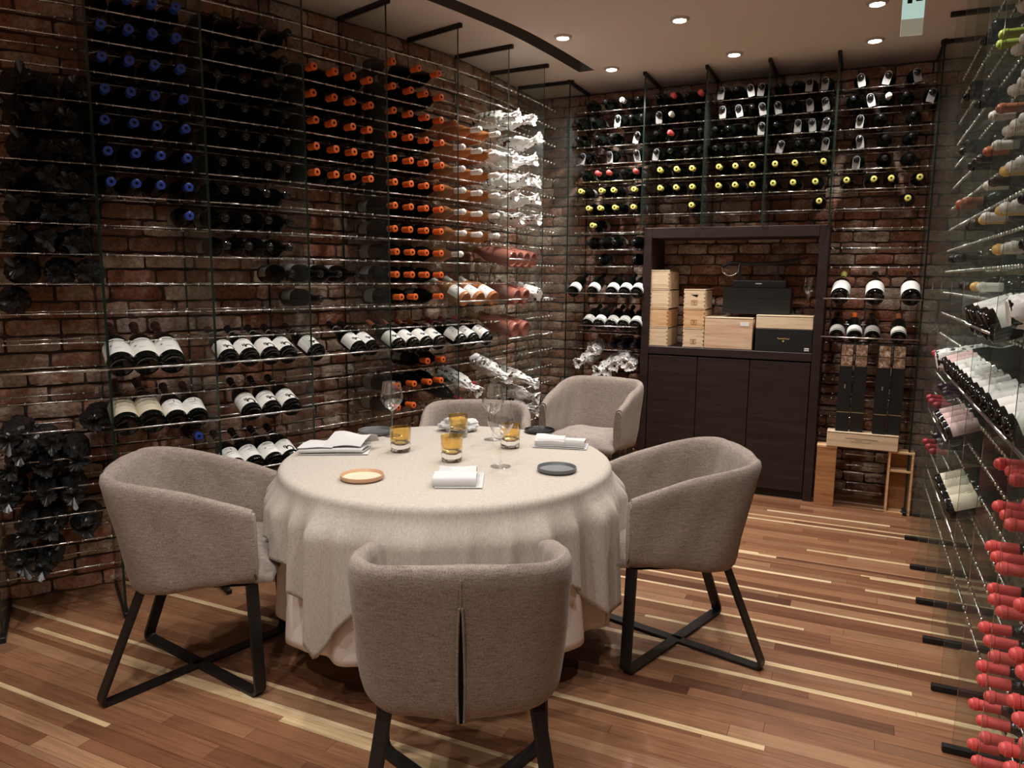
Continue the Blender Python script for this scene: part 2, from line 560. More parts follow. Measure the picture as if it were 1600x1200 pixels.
def brick_wall(wall, path, z0, z1, flip=1, keep=300, seed=3, course=0.0735, skip=None):
    """bricks laid along `path` (room on the side given by flip); the `keep` largest in the picture are parts, the rest one part"""
    rr = random.Random(seed)
    items = []
    nz = int((z1-z0)/course)
    for k in range(nz+1):
        z = z0+course*(k+0.5)
        if z+course*0.5 > z1+0.012:
            break
        d = -(0.0 if k % 2 else 0.105)-rr.uniform(0, 0.03)
        while d < path.len:
            L = rr.choice([0.195, 0.205, 0.215, 0.20, 0.21, 0.12 if rr.random() < .4 else 0.2])+rr.uniform(-.006, .006)
            a, b = max(d, 0.0), min(d+L, path.len)
            d += L+rr.uniform(.006, .014)
            if b-a < 0.03:
                continue
            p, u = path.at((a+b)/2)
            n = Vector((u.y, -u.x))*flip
            proud = rr.uniform(-.009, .007)
            c = Vector((p.x, p.y, z))+Vector((n.x, n.y, 0))*(proud-0.029)
            x = Vector((u.x, u.y, 0)); y = Vector((n.x, n.y, 0)); zz = Vector((0, 0, 1))
            m = Matrix((x, y, zz)).transposed().to_4x4()
            m = m @ Matrix.Rotation(rr.uniform(-.006, .006), 4, 'Y')
            m = m @ Matrix.Diagonal((b-a, 1.0, course-rr.uniform(.007, .014), 1))
            m.translation = c
            if skip and skip(c):
                continue
            s = seen(c)
            inside = s and -30 < s[0] < 1630 and -20 < s[1] < 1100
            items.append((s[2] if inside else 99+rr.random(), m, rr.randrange(12)))
    items.sort(key=lambda q: q[0])
    inv = wall.matrix_world.inverted()
    for dist, m, v in items[:keep]:
        link('brick', BRICKS[v], wall, mx=m)
    if items[keep:]:
        V, Fc, off = [], [], 0
        for dist, m, v in items[keep:]:
            me = BRICKS[v]
            V += [tuple(m @ q.co) for q in me.vertices]
            Fc += [tuple(i+off for i in p.vertices) for p in me.polygons]
            off += len(me.vertices)
        me = bpy.data.meshes.new('far_bricks'); me.from_pydata(V, [], Fc); me.materials.append(M['brick'])
        o = link('far_bricks', me, wall); o['kind'] = 'stuff'


def curtain(path_pts, z0, z1, th, flip, name, m):
    """plain wall following the plan line, thickness behind it"""
    bm = bmesh.new()
    back = [Vector(p)-Vector((0, 0)) for p in path_pts]
    out = []
    for i, p in enumerate(path_pts):
        u = (Vector(path_pts[min(i+1, len(path_pts)-1)])-Vector(path_pts[max(i-1, 0)])).normalized()
        out.append(Vector(p)-Vector((u.y, -u.x))*flip*th)
    ring = []
    for p, q in zip(back, out):
        ring.append([bm.verts.new((p.x, p.y, z0)), bm.verts.new((p.x, p.y, z1)), bm.verts.new((q.x, q.y, z1)), bm.verts.new((q.x, q.y, z0))])
    for a, b in zip(ring, ring[1:]):
        for i in range(4):
            bm.faces.new((a[i], a[(i+1) % 4], b[(i+1) % 4], b[i]))
    bm.faces.new(ring[0]); bm.faces.new(ring[-1][::-1])
    return structure(obj(name, bm, m))


LX = [(-3.74, 0.55), (-3.49, 0.92), (-3.235, 1.29)]+LF
LS = smooth_pts(LX, 6)
WL_PTS = offset_pts(LS, DEP+0.03)
WL_PTS.append(Vector((WL_PTS[-1].x, 5.50)))
YW = YB+DEP+0.03                 # face of the back wall
XW = XR+DEP+0.03                 # face of the right wall
wall_left = curtain(WL_PTS, 0, HC, 0.12, 1, 'wall_left', M['mortar'])
brick_wall(wall_left, Path(WL_PTS), 0.0, HC, 1, 300, 3, skip=lambda c: c.y > YW)
wall_back = curtain([Vector((-2.6, YW)), Vector((0.95, YW))], 0, HC, 0.12, 1, 'wall_back', M['mortar'])
brick_wall(wall_back, Path([(-2.40, YW), (XW+0.02, YW)]), 0.0, HC, 1, 300, 5)
wall_right = curtain([Vector((XW, 5.6)), Vector((XW, -0.9))], 0, HC, 0.12, 1, 'wall_right', M['mortar'])
brick_wall(wall_right, Path([(XW, YW), (XW, 0.9)]), 0.0, HC, 1, 60, 9)
curtain([Vector((0.95, -0.85)), Vector((-4.4, -0.85))], 0, HC, 0.1, 1, 'wall_front', M['wall_paint'])
curtain([Vector((-4.3, -0.9)), Vector((-4.13, 0.60)), Vector((-4.05, 0.42))][:2], 0, HC, 0.1, 1, 'wall_side', M['wall_paint'])

# ------------------------------------------------------------------ floor of narrow strips laid along x
floor = structure(obj('floor', bbox(-4.5, 0.95, -1.0, 5.6, -0.06, -0.012), M['subfloor']))


def plank_mesh(w):
    bm = bmesh.new()
    box(bm, -0.5, 0.5, -0.5, 0.5, -1, 0)
    bmesh.ops.bevel(bm, geom=[e for e in bm.edges if all(v.co.z > -0.5 for v in e.verts) and abs(e.verts[0].co.x-e.verts[1].co.x) > 0.5], offset=0.012, segments=1, affect='EDGES')
    return bm


PLANK = mesh_from(plank_mesh(1), 'plank', M['plank'])
PLANK_PALE = mesh_from(plank_mesh(1), 'plank', M['plank_pale'])
rr = random.Random(21)
planks = []
y = -0.9
while y < 5.55:
    pale_row = rr.random() < 0.25
    w = rr.uniform(0.018, 0.030) if pale_row else rr.choice([0.045, 0.06, 0.07, 0.055])
    x = -4.4-rr.uniform(0, 0.8)
    while x < 0.9:
        L = rr.uniform(0.45, 1.25)
        pale = (pale_row and rr.random() < 0.62) or (not pale_row and rr.random() < 0.012)
        c = Vector((x+L/2, y+w/2, 0))
        m = Matrix.Diagonal((L-0.0012, w-0.0012, 0.012, 1)); m.translation = c+Vector((0, 0, rr.uniform(-.0004, 0)))
        s = seen(c)
        ok = s and -150 < s[0] < 1650 and s[1] < 1250
        # weigh by apparent area
        planks.append((-(L*w/(s[2]**3)) if ok else 1.0, m, pale))
        x += L
    y += w
planks.sort(key=lambda q: q[0])
for a, m, pale in planks[:300]:
    link('plank', PLANK_PALE if pale else PLANK, floor, mx=m)
for pale in (False, True):
    V, Fc, off = [], [], 0
    src = PLANK_PALE if pale else PLANK
    for a, m, pl in planks[300:]:
        if pl == pale:
            V += [tuple(m @ q.co) for q in src.vertices]
            Fc += [tuple(i+off for i in p.vertices) for p in src.polygons]
            off += len(src.vertices)
    me = bpy.data.meshes.new('far_planks'); me.from_pydata(V, [], Fc); me.materials.append(src.materials[0])
    o = link('far_planks', me, floor); o['kind'] = 'stuff'

# ------------------------------------------------------------------ ceiling with a curved slot along the left rack
SL = smooth_pts([(-3.55, 0.6), (-3.05, 1.15), (-2.60, 1.90), (-2.36, 2.40), (-2.20, 2.80), (-2.035, 3.356), (-1.953, 3.66), (-1.875, 4.013), (-1.826, 4.419), (-1.787, 4.888)], 4)
SLW = 0.11
bm = bmesh.new()
Ls = [Vector(p) for p in SL]; Rs = offset_pts(SL, -SLW)
for i in range(len(Ls)-1):
    for a, b in ((Vector((-4.6, 0)), None), (None, Vector((1.0, 0)))):
        if b is None:
            q = [(-4.6, Ls[i].y), (Ls[i].x, Ls[i].y), (Ls[i+1].x, Ls[i+1].y), (-4.6, Ls[i+1].y)]
        else:
            q = [(Rs[i].x, Rs[i].y), (1.0, Rs[i].y), (1.0, Rs[i+1].y), (Rs[i+1].x, Rs[i+1].y)]
        bm.faces.new([bm.verts.new((x, yy, HC)) for x, yy in q])
for q in ([(-4.6, 5.65), (1.0, 5.65), (1.0, Rs[-1].y), (Rs[-1].x, Rs[-1].y), (Ls[-1].x, Ls[-1].y), (-4.6, Ls[-1].y)], [(-4.6, -1.0), (1.0, -1.0), (1.0, Rs[0].y), (Rs[0].x, Rs[0].y), (Ls[0].x, Ls[0].y), (-4.6, Ls[0].y)]):
    bm.faces.new([bm.verts.new((x, yy, HC)) for x, yy in q])
bmesh.ops.remove_doubles(bm, verts=bm.verts, dist=1e-5)
ceiling = structure(obj('ceiling', bm, M['ceiling']))
bm = bmesh.new()
for i in range(len(Ls)-1):
    for p0, p1, za, zb in ((Ls[i], Ls[i+1], HC, HC+.09), (Rs[i], Rs[i+1], HC, HC+.09)):
        bm.faces.new([bm.verts.new(v) for v in ((p0.x, p0.y, za), (p1.x, p1.y, za), (p1.x, p1.y, zb), (p0.x, p0.y, zb))])
    bm.faces.new([bm.verts.new((p.x, p.y, HC+.09)) for p in (Ls[i], Ls[i+1], Rs[i+1], Rs[i])])
for a, b in ((Ls[0], Rs[0]), (Ls[-1], Rs[-1])):
    bm.faces.new([bm.verts.new(v) for v in ((a.x, a.y, HC), (b.x, b.y, HC), (b.x, b.y, HC+.09), (a.x, a.y, HC+.09))])
obj('slot_channel', bm, M['slot'], ceiling)

# downlight fittings
bmt = bmesh.new()
lathe(bmt, [(0.036, -0.012), (0.050, -0.006), (0.052, 0.0), (0.036, 0.0)], 24, cap0=False, cap1=False)
TRIM = mesh_from(bmt, 'trim_ring', M['lamp_trim'], 40)
bmt = bmesh.new()
lathe(bmt, [(0.0, -0.016), (0.022, -0.014), (0.035, -0.006)], 24, cap1=False)
GLOW = mesh_from(bmt, 'lamp_lens', M['lamp_on'], 40)
LAMP_LABELS = {0: 'recessed ceiling downlight nearest the table, largest of the bright dots', 1: 'recessed ceiling downlight beside the curved ceiling slot',
               2: 'recessed ceiling downlight above the left end of the back rack', 3: 'recessed ceiling downlight above the dark cabinet',
               4: 'recessed ceiling downlight above the right end of the back rack', 5: 'recessed ceiling downlight just left of the hanging lit sign'}
for i, (x, y, w, cone) in enumerate(LAMPS):
    if i > 5:
        continue
    t = thing('ceiling_downlight', LAMP_LABELS[i], 'ceiling light', Matrix.Translation((x, y, HC)), 'recessed ceiling downlights')
    link('trim_ring', TRIM, t); link('lamp_lens', GLOW, t)

# ------------------------------------------------------------------ racks: sheet-glass fins, black brackets, steel rails
def fin_mesh(depth, z0, z1, name='glass_fin'):
    bm = bmesh.new()
    vs, fs = box(bm, -depth, 0, -0.005, 0.005, z0, z1, mi=1)
    fs[2].material_index = 0; fs[3].material_index = 0
    return mesh_from(bm, name, [M['glass'], M['glass_edge']])


def bar_mesh(depth, z):
    bm = bbox(-depth, 0.028, -0.011, 0.011, z-0.012, z+0.012, 0.003, 1)
    return mesh_from(bm, 'bracket', M['black_metal'])


FIN = fin_mesh(DEP, 0.024, HC-0.024)
FIN_SHORT = fin_mesh(DEP, 1.79, HC-0.024)
BAR_T, BAR_B = bar_mesh(DEP, HC-0.0125), bar_mesh(DEP, 0.0125)


def rail_bm(A, B, nA, nB, d, beads=True, r=0.0036):
    """one rod between two fins set back by d, with stop beads"""
    bm = bmesh.new()
    a = Vector((*(Vector(A)-Vector(nA)*d), 0)); b = Vector((*(Vector(B)-Vector(nB)*d), 0))
    tube(bm, [a, b], r, 6)
    if beads:
        n = max(3, int((b-a).length/0.052))
        u = (b-a).normalized()
        for i in range(n):
            c = a+(b-a)*((i+0.5)/n)
            tube(bm, [c-u*.004, c-u*.002, c+u*.002, c+u*.004], [.0045, .0075, .0075, .0045], 6)
    return bm


def fin_normal(P, i):
    u = (Vector(P[min(i+1, len(P)-1)])-Vector(P[max(i-1, 0)])).normalized()
    return Vector((u.y, -u.x))


def build_rack(rack, P, short=(), rows=None, front_rods=(), dz=0.0, flip=1):
    """P: plan points of the fin fronts, the room lies to the right of the walking direction when flip = 1"""
    N = [fin_normal(P, i)*flip for i in range(len(P))]
    for i, p in enumerate(P):
        ang = math.atan2(N[i].y, N[i].x)
        mx = Matrix.Translation((p[0], p[1], 0)) @ Matrix.Rotation(ang, 4, 'Z')
        f = link('glass_fin', FIN_SHORT if i in short else FIN, rack, mx=mx)
        link('bracket', BAR_T, f)
        if i not in short:
            link('bracket', BAR_B, f)
    for i in range(len(P)-1):
        me1 = mesh_from(rail_bm(P[i], P[i+1], N[i], N[i+1], 0.10, r=0.0036 if flip == 1 else 0.0026), 'rail', M['chrome'], 180)
        me2 = mesh_from(rail_bm(P[i], P[i+1], N[i], N[i+1], 0.30, r=0.0036 if flip == 1 else 0.0026), 'back_rail', M['chrome'], 180)
        me3 = mesh_from(rail_bm(P[i], P[i+1], N[i], N[i+1], -0.012, False, 0.0045), 'display_rod', M['chrome'], 180)
        for k, z in enumerate(ROW):
            if rows and not rows(i, k):
                continue
            link('rail', me1, rack, loc=(0, 0, z+dz)); link('back_rail', me2, rack, loc=(0, 0, z+dz+0.002))
        for (bay, z) in front_rods:
            if bay == i:
                link('display_rod', me3, rack, loc=(0, 0, z))
    return N


LP = [LX[2]]+LF                  # one extra fin towards the camera, out of the picture
rack_left = thing('wine_rack', 'curved floor-to-ceiling rack of glass fins and steel rails, left brick wall', 'wine rack', group='glass and steel wine racks')
ZF1, ZF2, ZF3 = 1.063, 0.812, 0.565
LROD = [(b, ZF1) for b in range(0, 8)]+[(b, ZF2) for b in (2, 3)]+[(b, ZF3) for b in (3,)]+[(6, 1.305), (7, 1.305), (8, 1.305), (8, ZF1), (7, 1.555)]
def lrows(i, k):
    if k in (11,) and i in (6, 7):
        return False
    return k <= 20
NL = build_rack(rack_left, LP, rows=lrows, front_rods=LROD)
rack_back = thing('wine_rack', 'straight rack of glass fins and steel rails on the far brick wall', 'wine rack', group='glass and steel wine racks')
BP = [(x, YB) for x in BF]
def brows(i, k):
    if i in (1, 2, 3):
        return k <= 6
    if i == 0:
        return k not in (10, 11, 12)
    return k not in (10, 11)
build_rack(rack_back, BP, short=(1, 2, 3, 4), rows=brows, front_rods=[(0, 1.335), (0, 1.105), (4, 1.33), (4, 1.09)])
rack_right = thing('wine_rack', 'rack of glass fins along the right side, red-capped bottles low in it', 'wine rack', group='glass and steel wine racks')
RP = [(XR, yy) for yy in RFY][::-1]
RPF = [(XR, yy) for yy in RFY]
build_rack(rack_right, RPF, flip=-1, dz=-0.028, rows=lambda i, k: k <= 20, front_rods=[(b, 1.07) for b in (2, 3, 4, 5, 6)]+[(4, 1.30), (5, 1.30)]+[(7, 0.83), (6, 0.83)]+[(6, 0.586), (5, 0.586)])

# ------------------------------------------------------------------ bottles (local z runs from base to mouth)
def bottle_profile(Rb, L, kind='burgundy'):
    n = 0.0148 if L < 0.33 else 0.0165
    if kind == 'burgundy':
        return [(0.0, 0.018), (Rb*.55, 0.012), (Rb*.80, 0.001), (Rb*.93, 0.002), (Rb, 0.010), (Rb, L*.42), (Rb*.985, L*.47), (Rb*.90, L*.535), (Rb*.74, L*.60), (Rb*.56, L*.66), (Rb*.42, L*.715), (n*1.05, L*.77), (n, L*.83), (n, L*.955), (n*1.12, L*.958), (n*1.12, L*.985), (n*.9, L*.992), (0, L*.992)]
    return [(0.0, 0.018), (Rb*.55, 0.012), (Rb*.80, 0.001), (Rb*.93, 0.002), (Rb, 0.010), (Rb, L*.56), (Rb*.985, L*.60), (Rb*.90, L*.64), (Rb*.66, L*.685), (Rb*.46, L*.715), (n*1.1, L*.75), (n, L*.79), (n, L*.955), (n*1.12, L*.958), (n*1.12, L*.985), (n*.9, L*.992), (0, L*.992)]


def body_mesh(Rb, L, kind, m, seg=22):
    bm = bmesh.new(); lathe(bm, bottle_profile(Rb, L, kind), seg)
    return mesh_from(bm, 'glass_body', m, 45)


def capsule_mesh(L, m, start=.80, hole=True, big=1.0):
    n = (0.0148 if L < 0.33 else 0.0165)*big
    prof = [(n+.0006, L*start), (n+.0008, L*.95), (n*1.12+.0012, L*.956), (n*1.12+.0014, L*.994), (n*1.0, L*1.0)]
    if hole:
        prof += [(n*.42, L*1.0), (n*.36, L*.993), (0, L*.993)]
    else:
        prof += [(n*.97, L*1.0+.0035), (n*.82, L*1.0+.0072), (n*.55, L*1.0+.0098), (n*.25, L*1.0+.0112), (0, L*1.0+.0116)]
    bm = bmesh.new()
    lathe(bm, prof, 16, mi_of=lambda k: 1 if hole and k >= 5 else 0, cap0=False)
    return mesh_from(bm, 'capsule', [m, M['cap_black']], 40)


def arc_patch(bm, r, z0, z1, a0, a1, n=10, mi=0):
    prev = None
    for i in range(n+1):
        a = a0+(a1-a0)*i/n
        p = (bm.verts.new((r*math.cos(a), r*math.sin(a), z0)), bm.verts.new((r*math.cos(a), r*math.sin(a), z1)))
        if prev:
            bm.faces.new((prev[0], p[0], p[1], prev[1])).material_index = mi
        prev = p


def label_mesh(r, z0, z1, span, m, n=14):
    bm = bmesh.new(); arc_patch(bm, r+.0005, z0, z1, -span/2, span/2, n)
    return mesh_from(bm, 'label', m, 180)


def print_mesh(r, z0, z1, style):
    """flat printed marks lying on the label; local x is the label's middle"""
    bm = bmesh.new(); r = r+.0009
    def strip(za, zb, aa, ab, mi=0):
        arc_patch(bm, r, z0+(z1-z0)*za, z0+(z1-z0)*zb, aa, ab, 4, mi)
    if style == 'arch':          # heavy open ring with a pale middle, two short strokes, a line of small print above
        zc = z0+(z1-z0)*.15
        pr = None
        for i in range(15):
            a = R(-50+250*i/14)
            w = .0115 if i < 13 else .006
            q = []
            for rad in (.0115, .0115+w*.85):
                q.append(bm.verts.new((r*math.cos(rad*math.cos(a)/r+.12), r*math.sin(rad*math.cos(a)/r+.12), zc+rad*math.sin(a))))
            if pr:
                bm.faces.new((pr[0], pr[1], q[1], q[0]))
            pr = q
        for k in range(2):
            aa = -.22-.16*k
            strip(.27, .47, aa-.055, aa+.055)
        strip(.90, .945, -.34, .34, 1); strip(.81, .83, -.22, .22, 1)
    elif style == 'lines':
        strip(.84, .90, -.55, .45, 1); strip(.74, .765, -.42, .30, 1); strip(.50, .56, -.65, -.48, 0); strip(.30, .32, -.3, .2, 1)
    elif style == 'rule':
        strip(.70, .90, .10, .17, 0); strip(.55, .59, -.4, .1, 1); strip(.42, .44, -.35, .2, 1); strip(.86, .89, -.5, -.1, 1)
    elif style == 'old':
        strip(.80, .93, -.30, .30, 1); strip(.66, .70, -.5, .5, 1); strip(.55, .57, -.4, .4, 1); strip(.40, .41, -.6, .6, 1)
    return mesh_from(bm, 'label_print', [M['ink'], M['ink_grey']], 180)


def tag_mesh(L):
    """paper tag slipped over the neck: rounded top, straight sides, hole round the neck; lies in the x-y plane near the mouth"""
    bm = bmesh.new()
    n = 18; z = L*.955
    outer, inner = [], []
    for i in range(n):
        a = 2*math.pi*i/n
        c, s = math.cos(a), math.sin(a)
        if c >= 0:
            outer.append((c*.024, s*.021))
        else:
            k = max(abs(c)/1.0, 1e-3)
            x = -.056 if abs(s) < .75 else -.056*(abs(c)/.66)
            outer.append((x, max(-.021, min(.021, s*.030))))
        inner.append((c*.0175, s*.0165))
    T = []
    for zz in (z, z+.0012):
        T.append(([bm.verts.new((x, yv, zz+abs(x)*.10)) for x, yv in outer], [bm.verts.new((x, yv, zz+abs(x)*.10)) for x, yv in inner]))
    for o_, i_ in T:
        for k in range(n):
            j = (k+1) % n
            bm.faces.new((o_[k], o_[j], i_[j], i_[k]))
    for k in range(n):
        j = (k+1) % n
        bm.faces.new((T[0][0][k], T[0][0][j], T[1][0][j], T[1][0][k]))
        bm.faces.new((T[0][1][k], T[0][1][j], T[1][1][j], T[1][1][k]))
    return mesh_from(bm, 'neck_tag', M['tag'], 40)


def crumple(seed, L, Rb, mats, frill=1.0, amp=0.006, seg=32, name='wrapping', dark=False):
    """loose paper or film round a bottle: wrinkled sleeve, gathered at the neck, ragged end"""
    rr = random.Random(seed); bm = bmesh.new(); off = Vector((seed*3.7, seed*1.3, 0))
    K = 34; rings = []
    for k in range(K+1):
        t = k/K; z = t*L*1.06
        if t < .03:
            r0 = Rb*(.80+t*7)
        elif t < .50:
            r0 = Rb*1.05
        elif t < .76:
            q = (t-.5)/.26; q = q*q*(3-2*q)
            r0 = Rb*1.05*(1-q)+.021*q
        elif t < .86:
            r0 = .021
        else:
            r0 = .021+(t-.86)/.14*.011*frill
        row = []
        for i in range(seg):
            a = 2*math.pi*i/seg
            p = Vector((math.cos(a)*1.6, math.sin(a)*1.6, z*26))+off
            nz = noise.noise(p*1.3)+.8*noise.noise(p*3.1)+.5*noise.noise(p*6.0)
            fold = math.sin(a*5+seed+z*30)*.6+math.sin(a*8-seed*2)*.4
            w = amp*(.7+.7*t)
            r = r0+w*nz+(fold*.0048*(1 if .55 < t < .9 else .35))
            if t > .9:
                r *= 1+.22*math.sin(a*3+seed)*(t-.9)*10
            bend = max(0, t-.7)
            row.append(bm.verts.new((max(.004, r)*math.cos(a)+bend*.05*math.sin(seed*1.7), max(.004, r)*math.sin(a)+bend*.05*math.cos(seed*2.1), z+(rr.uniform(-.005, .005) if t > .93 else 0)+w*.8*noise.noise(p*1.7+Vector((9, 0, 0))))))
        rings.append(row)
    for a, b in zip(rings, rings[1:]):
        for i in range(seg):
            j = (i+1) % seg
            bm.faces.new((a[i], a[j], b[j], b[i]))
    bm.faces.new(rings[0][::-1])
    cen = bm.verts.new((sum((v.co.x for v in rings[-1]))/seg, sum((v.co.y for v in rings[-1]))/seg, L*.97))
    for i in range(seg):
        bm.faces.new((rings[-1][i], rings[-1][(i+1) % seg], cen))
    return mesh_from(bm, name, mats, 28)


BL, BR = 0.305, 0.045
BODY = body_mesh(BR, BL, 'burgundy', M['bottle'])
BODY_BX = body_mesh(BR*.97, BL, 'bordeaux', M['bottle'])
BODY_MAG = body_mesh(.053, .365, 'burgundy', M['bottle'])
BODY_ROSE = body_mesh(BR, BL, 'burgundy', M['rose'])
BODY_PINK = body_mesh(.052, .36, 'burgundy', M['pink'])
CAPS = {}
def cap(nm, L=BL, start=.80, hole=True):
    key = (nm, L, start, hole)
    if key not in CAPS:
        CAPS[key] = capsule_mesh(L, M['cap_'+nm], start, hole)
    return CAPS[key]
LAB_PLAIN = label_mesh(BR, .030, .108, R(200), M['label'])
LAB_GREY = label_mesh(BR, .030, .105, R(210), M['label_grey'])
LAB_CREAM = label_mesh(BR, .025, .112, R(190), M['label_cream'])
LAB_BLUSH = label_mesh(BR, .020, .118, R(180), M['label_blush'])
LAB_MAG = label_mesh(.053, .030, .145, R(190), M['label'])
LAB_MAGC = label_mesh(.053, .030, .150, R(190), M['label_cream'])
LAB_FWD = label_mesh(BR, .024, .112, R(190), M['label'])
LAB_BACKWALL = label_mesh(BR*.97, .022, .078, R(200), M['label'])
LAB_STRIPE = label_mesh(BR*.97, .008, .014, R(200), M['band'])
LAB_BACKGREY = label_mesh(BR*.97, .022, .078, R(200), M['label_grey'])
PRINT = {s: print_mesh(BR, .024, .112, s) for s in ('arch', 'lines', 'rule')}
PRINT_MAG = print_mesh(.053, .030, .145, 'lines')
PRINT_MAGC = print_mesh(.053, .030, .150, 'old')
RING = label_mesh(.0160, BL*.775, BL*.79, R(360), M['band'], 16)
RING_MAG = label_mesh(.0180, .365*.775, .365*.79, R(360), M['band'], 16)
TAG = tag_mesh(BL)
TISSUE = [crumple(11+i, BL, BR, M['tissue'], 1.2, .0075, name='tissue_wrap') for i in range(5)]
BLACKW = [crumple(31+i, BL*1.05, .050, M['black_wrap'], .9, .0095, name='wrapping_film') for i in range(6)]


FAR = []


def bottle(mx, label, group, body=BODY, capsule=None, parts=(), name='wine_bottle', cat='wine bottle'):
    if group is None:                          # beyond the 300 that show largest: joined below
        FAR.append((mx.copy(), [body]+([capsule] if capsule else [])+[q[1] for q in parts]))
        return None
    t = thing(name, label, cat, mx, group)
    link('glass_body', body, t)
    if capsule is not None:
        link('capsule', capsule, t)
    last = None
    for nm, me in parts:
        if nm == 'label_print' and last is not None:
            link(nm, me, last)
        else:
            last = link(nm, me, t)
    return t


def rack_point(P, flip, px, py, d, bays=None):
    """which bay of the rack a pixel falls in, and the point on the upright plane d behind the fin fronts"""
    for i in range(len(P)-1):
        if bays and i not in bays:
            continue
        A, B = (P[i], P[i+1]) if flip == 1 else (P[i+1], P[i])
        s, z = on_line(px, py, A, B, d)
        if -0.02 <= s <= 1.02:
            u = (Vector(B)-Vector(A)).normalized(); n = Vector((u.y, -u.x))
            p = Vector(A)+(Vector(B)-Vector(A))*s-n*d
            return i, s, Vector((p.x, p.y, z)), Vector((n.x, n.y, 0)), Vector((u.x, u.y, 0))
    return None


def snap(z, lift=0.050):
    k = min(range(len(ROW)), key=lambda q: abs(ROW[q]+lift-z))
    return ROW[k]+lift, k


rj = random.Random(77)


def neck_out(P, flip, px, py, kind, label, group, d=0.03, bays=None, L=BL, z=None, yaw=0.03, bodies=None, drop=0.0):
    """a bottle lying on the rails, mouth towards the room"""
    hit = rack_point(P, flip, px, py, d, bays)
    if hit is None:
        return None
    i, s, p, n, u = hit
    p.z = snap(p.z)[0] if z is None else z
    ax = (n+u*rj.uniform(-yaw, yaw)+Vector((0, 0, rj.uniform(-.012, .012)-drop))).normalized()
    mx = frame_mx(p-ax*L, ax, roll=rj.uniform(-.5, .5))
    return kind(mx, label, group)


def kind_simple(capname, lab=LAB_GREY, body=BODY, hole=True, start=.80):
    def f(mx, label, group):
        return bottle(mx, label, group, body, cap(capname, BL, start, hole), (('label', lab),) if lab else (), name='rose_wine_bottle' if body is BODY_ROSE else 'wine_bottle')
    return f


LG = 'left wall'
# --- blue capped bottles
BLUE = [[(157, -25), (200, -16), (238, -8), (275, 1)], [(157, 27), (201, 37), (239, 45), (276, 53)], [(159, 80), (202, 89), (242, 96), (283, 103)], [(164, 133), (205, 139), (243, 146), (288, 152)],
        [(164, 184), (210, 190), (246, 196), (291, 201)], [(169, 236), (213, 239), (252, 244), (294, 248)], [(174, 287), (214, 290), (252, 293), (296, 295)], [(297, 343)], [(312, 698)]]
for r, row in enumerate(BLUE):
    for c, (x, y) in enumerate(row):
        if len(row) == 1:
            lb = 'lone blue-capped bottle below the blue rows, beside the black-capped bottles' if r == 7 else 'blue-capped bottle lying low under the white labels, above the chair back'
        else:
            lb = f'blue-capped bottle, {ORD[c+1]} from left in {ORD[r+1]} blue row from the top'
        neck_out(LF, 1, x, y, kind_simple('blue'), lb, 'blue-capped bottles on the left wall', bays=(1,))
# --- black capped bottles
BLK = [[(338, 13), (375, 22), (408, 30), (450, 37)], [(336, 62), (377, 71), (411, 77), (445, 86)], [(340, 109), (380, 116), (415, 122), (446, 129)], [(345, 158), (383, 163), (416, 167), (448, 174)],
       [(348, 207), (385, 212), (411, 215), (449, 219)], [(349, 252), (385, 256), (420, 258), (450, 262)], [(352, 297), (385, 301), (418, 304), (449, 305)], [(353, 345), (387, 348), (421, 349), (454, 350)],
       [(356, 390), (390, 391), (423, 392), (453, 392)], [(457, 434), (502, 434), (531, 435), (559, 436)], [(502, 475)]]
for r, row in enumerate(BLK):
    for c, (x, y) in enumerate(row):
        lb = f'black-capped bottle, {ORD[c+1]} from left in {ORD[r+1]} black row from the top' if r < 10 else 'single black-capped bottle with dim white label, lowest of the black-capped'
        neck_out(LF, 1, x, y, kind_simple('black', hole=False), lb, 'black-capped bottles on the left wall', bays=(2, 3))
# --- orange capped bottles
ORA = [[(491, 95), (524, 102), (552, 107), (578, 115)], [(490, 138), (523, 145), (552, 150), (580, 157)], [(494, 183), (522, 188), (552, 193), (578, 197)], [(495, 226), (526, 230), (554, 234), (580, 238)], [(496, 268), (526, 271), (552, 274), (580, 277)]]
for r, row in enumerate(ORA):
    for c, (x, y) in enumerate(row):
        neck_out(LF, 1, x, y, kind_simple('orange'), f'orange-capped bottle, {ORD[c+1]} from left in {ORD[r+1]} row of the left orange block', 'orange-capped bottles on the left wall', bays=(3,))
ORB = [[(615, 80), (655, 94), (686, 104)], [(615, 123), (643, 130), (666, 136), (690, 143)], [(616, 164), (642, 170), (668, 176), (690, 181)], [(616, 204), (642, 208), (667, 213), (691, 218)],
       [(617, 243), (643, 248), (666, 252), (691, 254)], [(618, 282), (643, 285), (667, 288), (691, 291)], [(618, 321), (643, 323), (667, 325), (690, 327)], [(618, 360), (642, 362), (667, 363), (690, 365)],
       [(621, 397), (645, 398), (667, 399), (690, 400)], [(621, 436), (645, 436), (668, 437), (690, 436)], [(628, 473), (650, 472), (690, 470)],
       [(669, 575), (693, 571)], [(623, 615), (648, 613), (672, 608), (690, 606)], [(623, 652), (647, 648)]]
for r, row in enumerate(ORB):
    for c, (x, y) in enumerate(row):
        neck_out(LF, 1, x, y, kind_simple('orange'), f'orange-capped bottle, {ORD[c+1]} from left in {ORD[r+1]} row of the right orange block', 'orange-capped bottles on the left wall', bays=(4,))
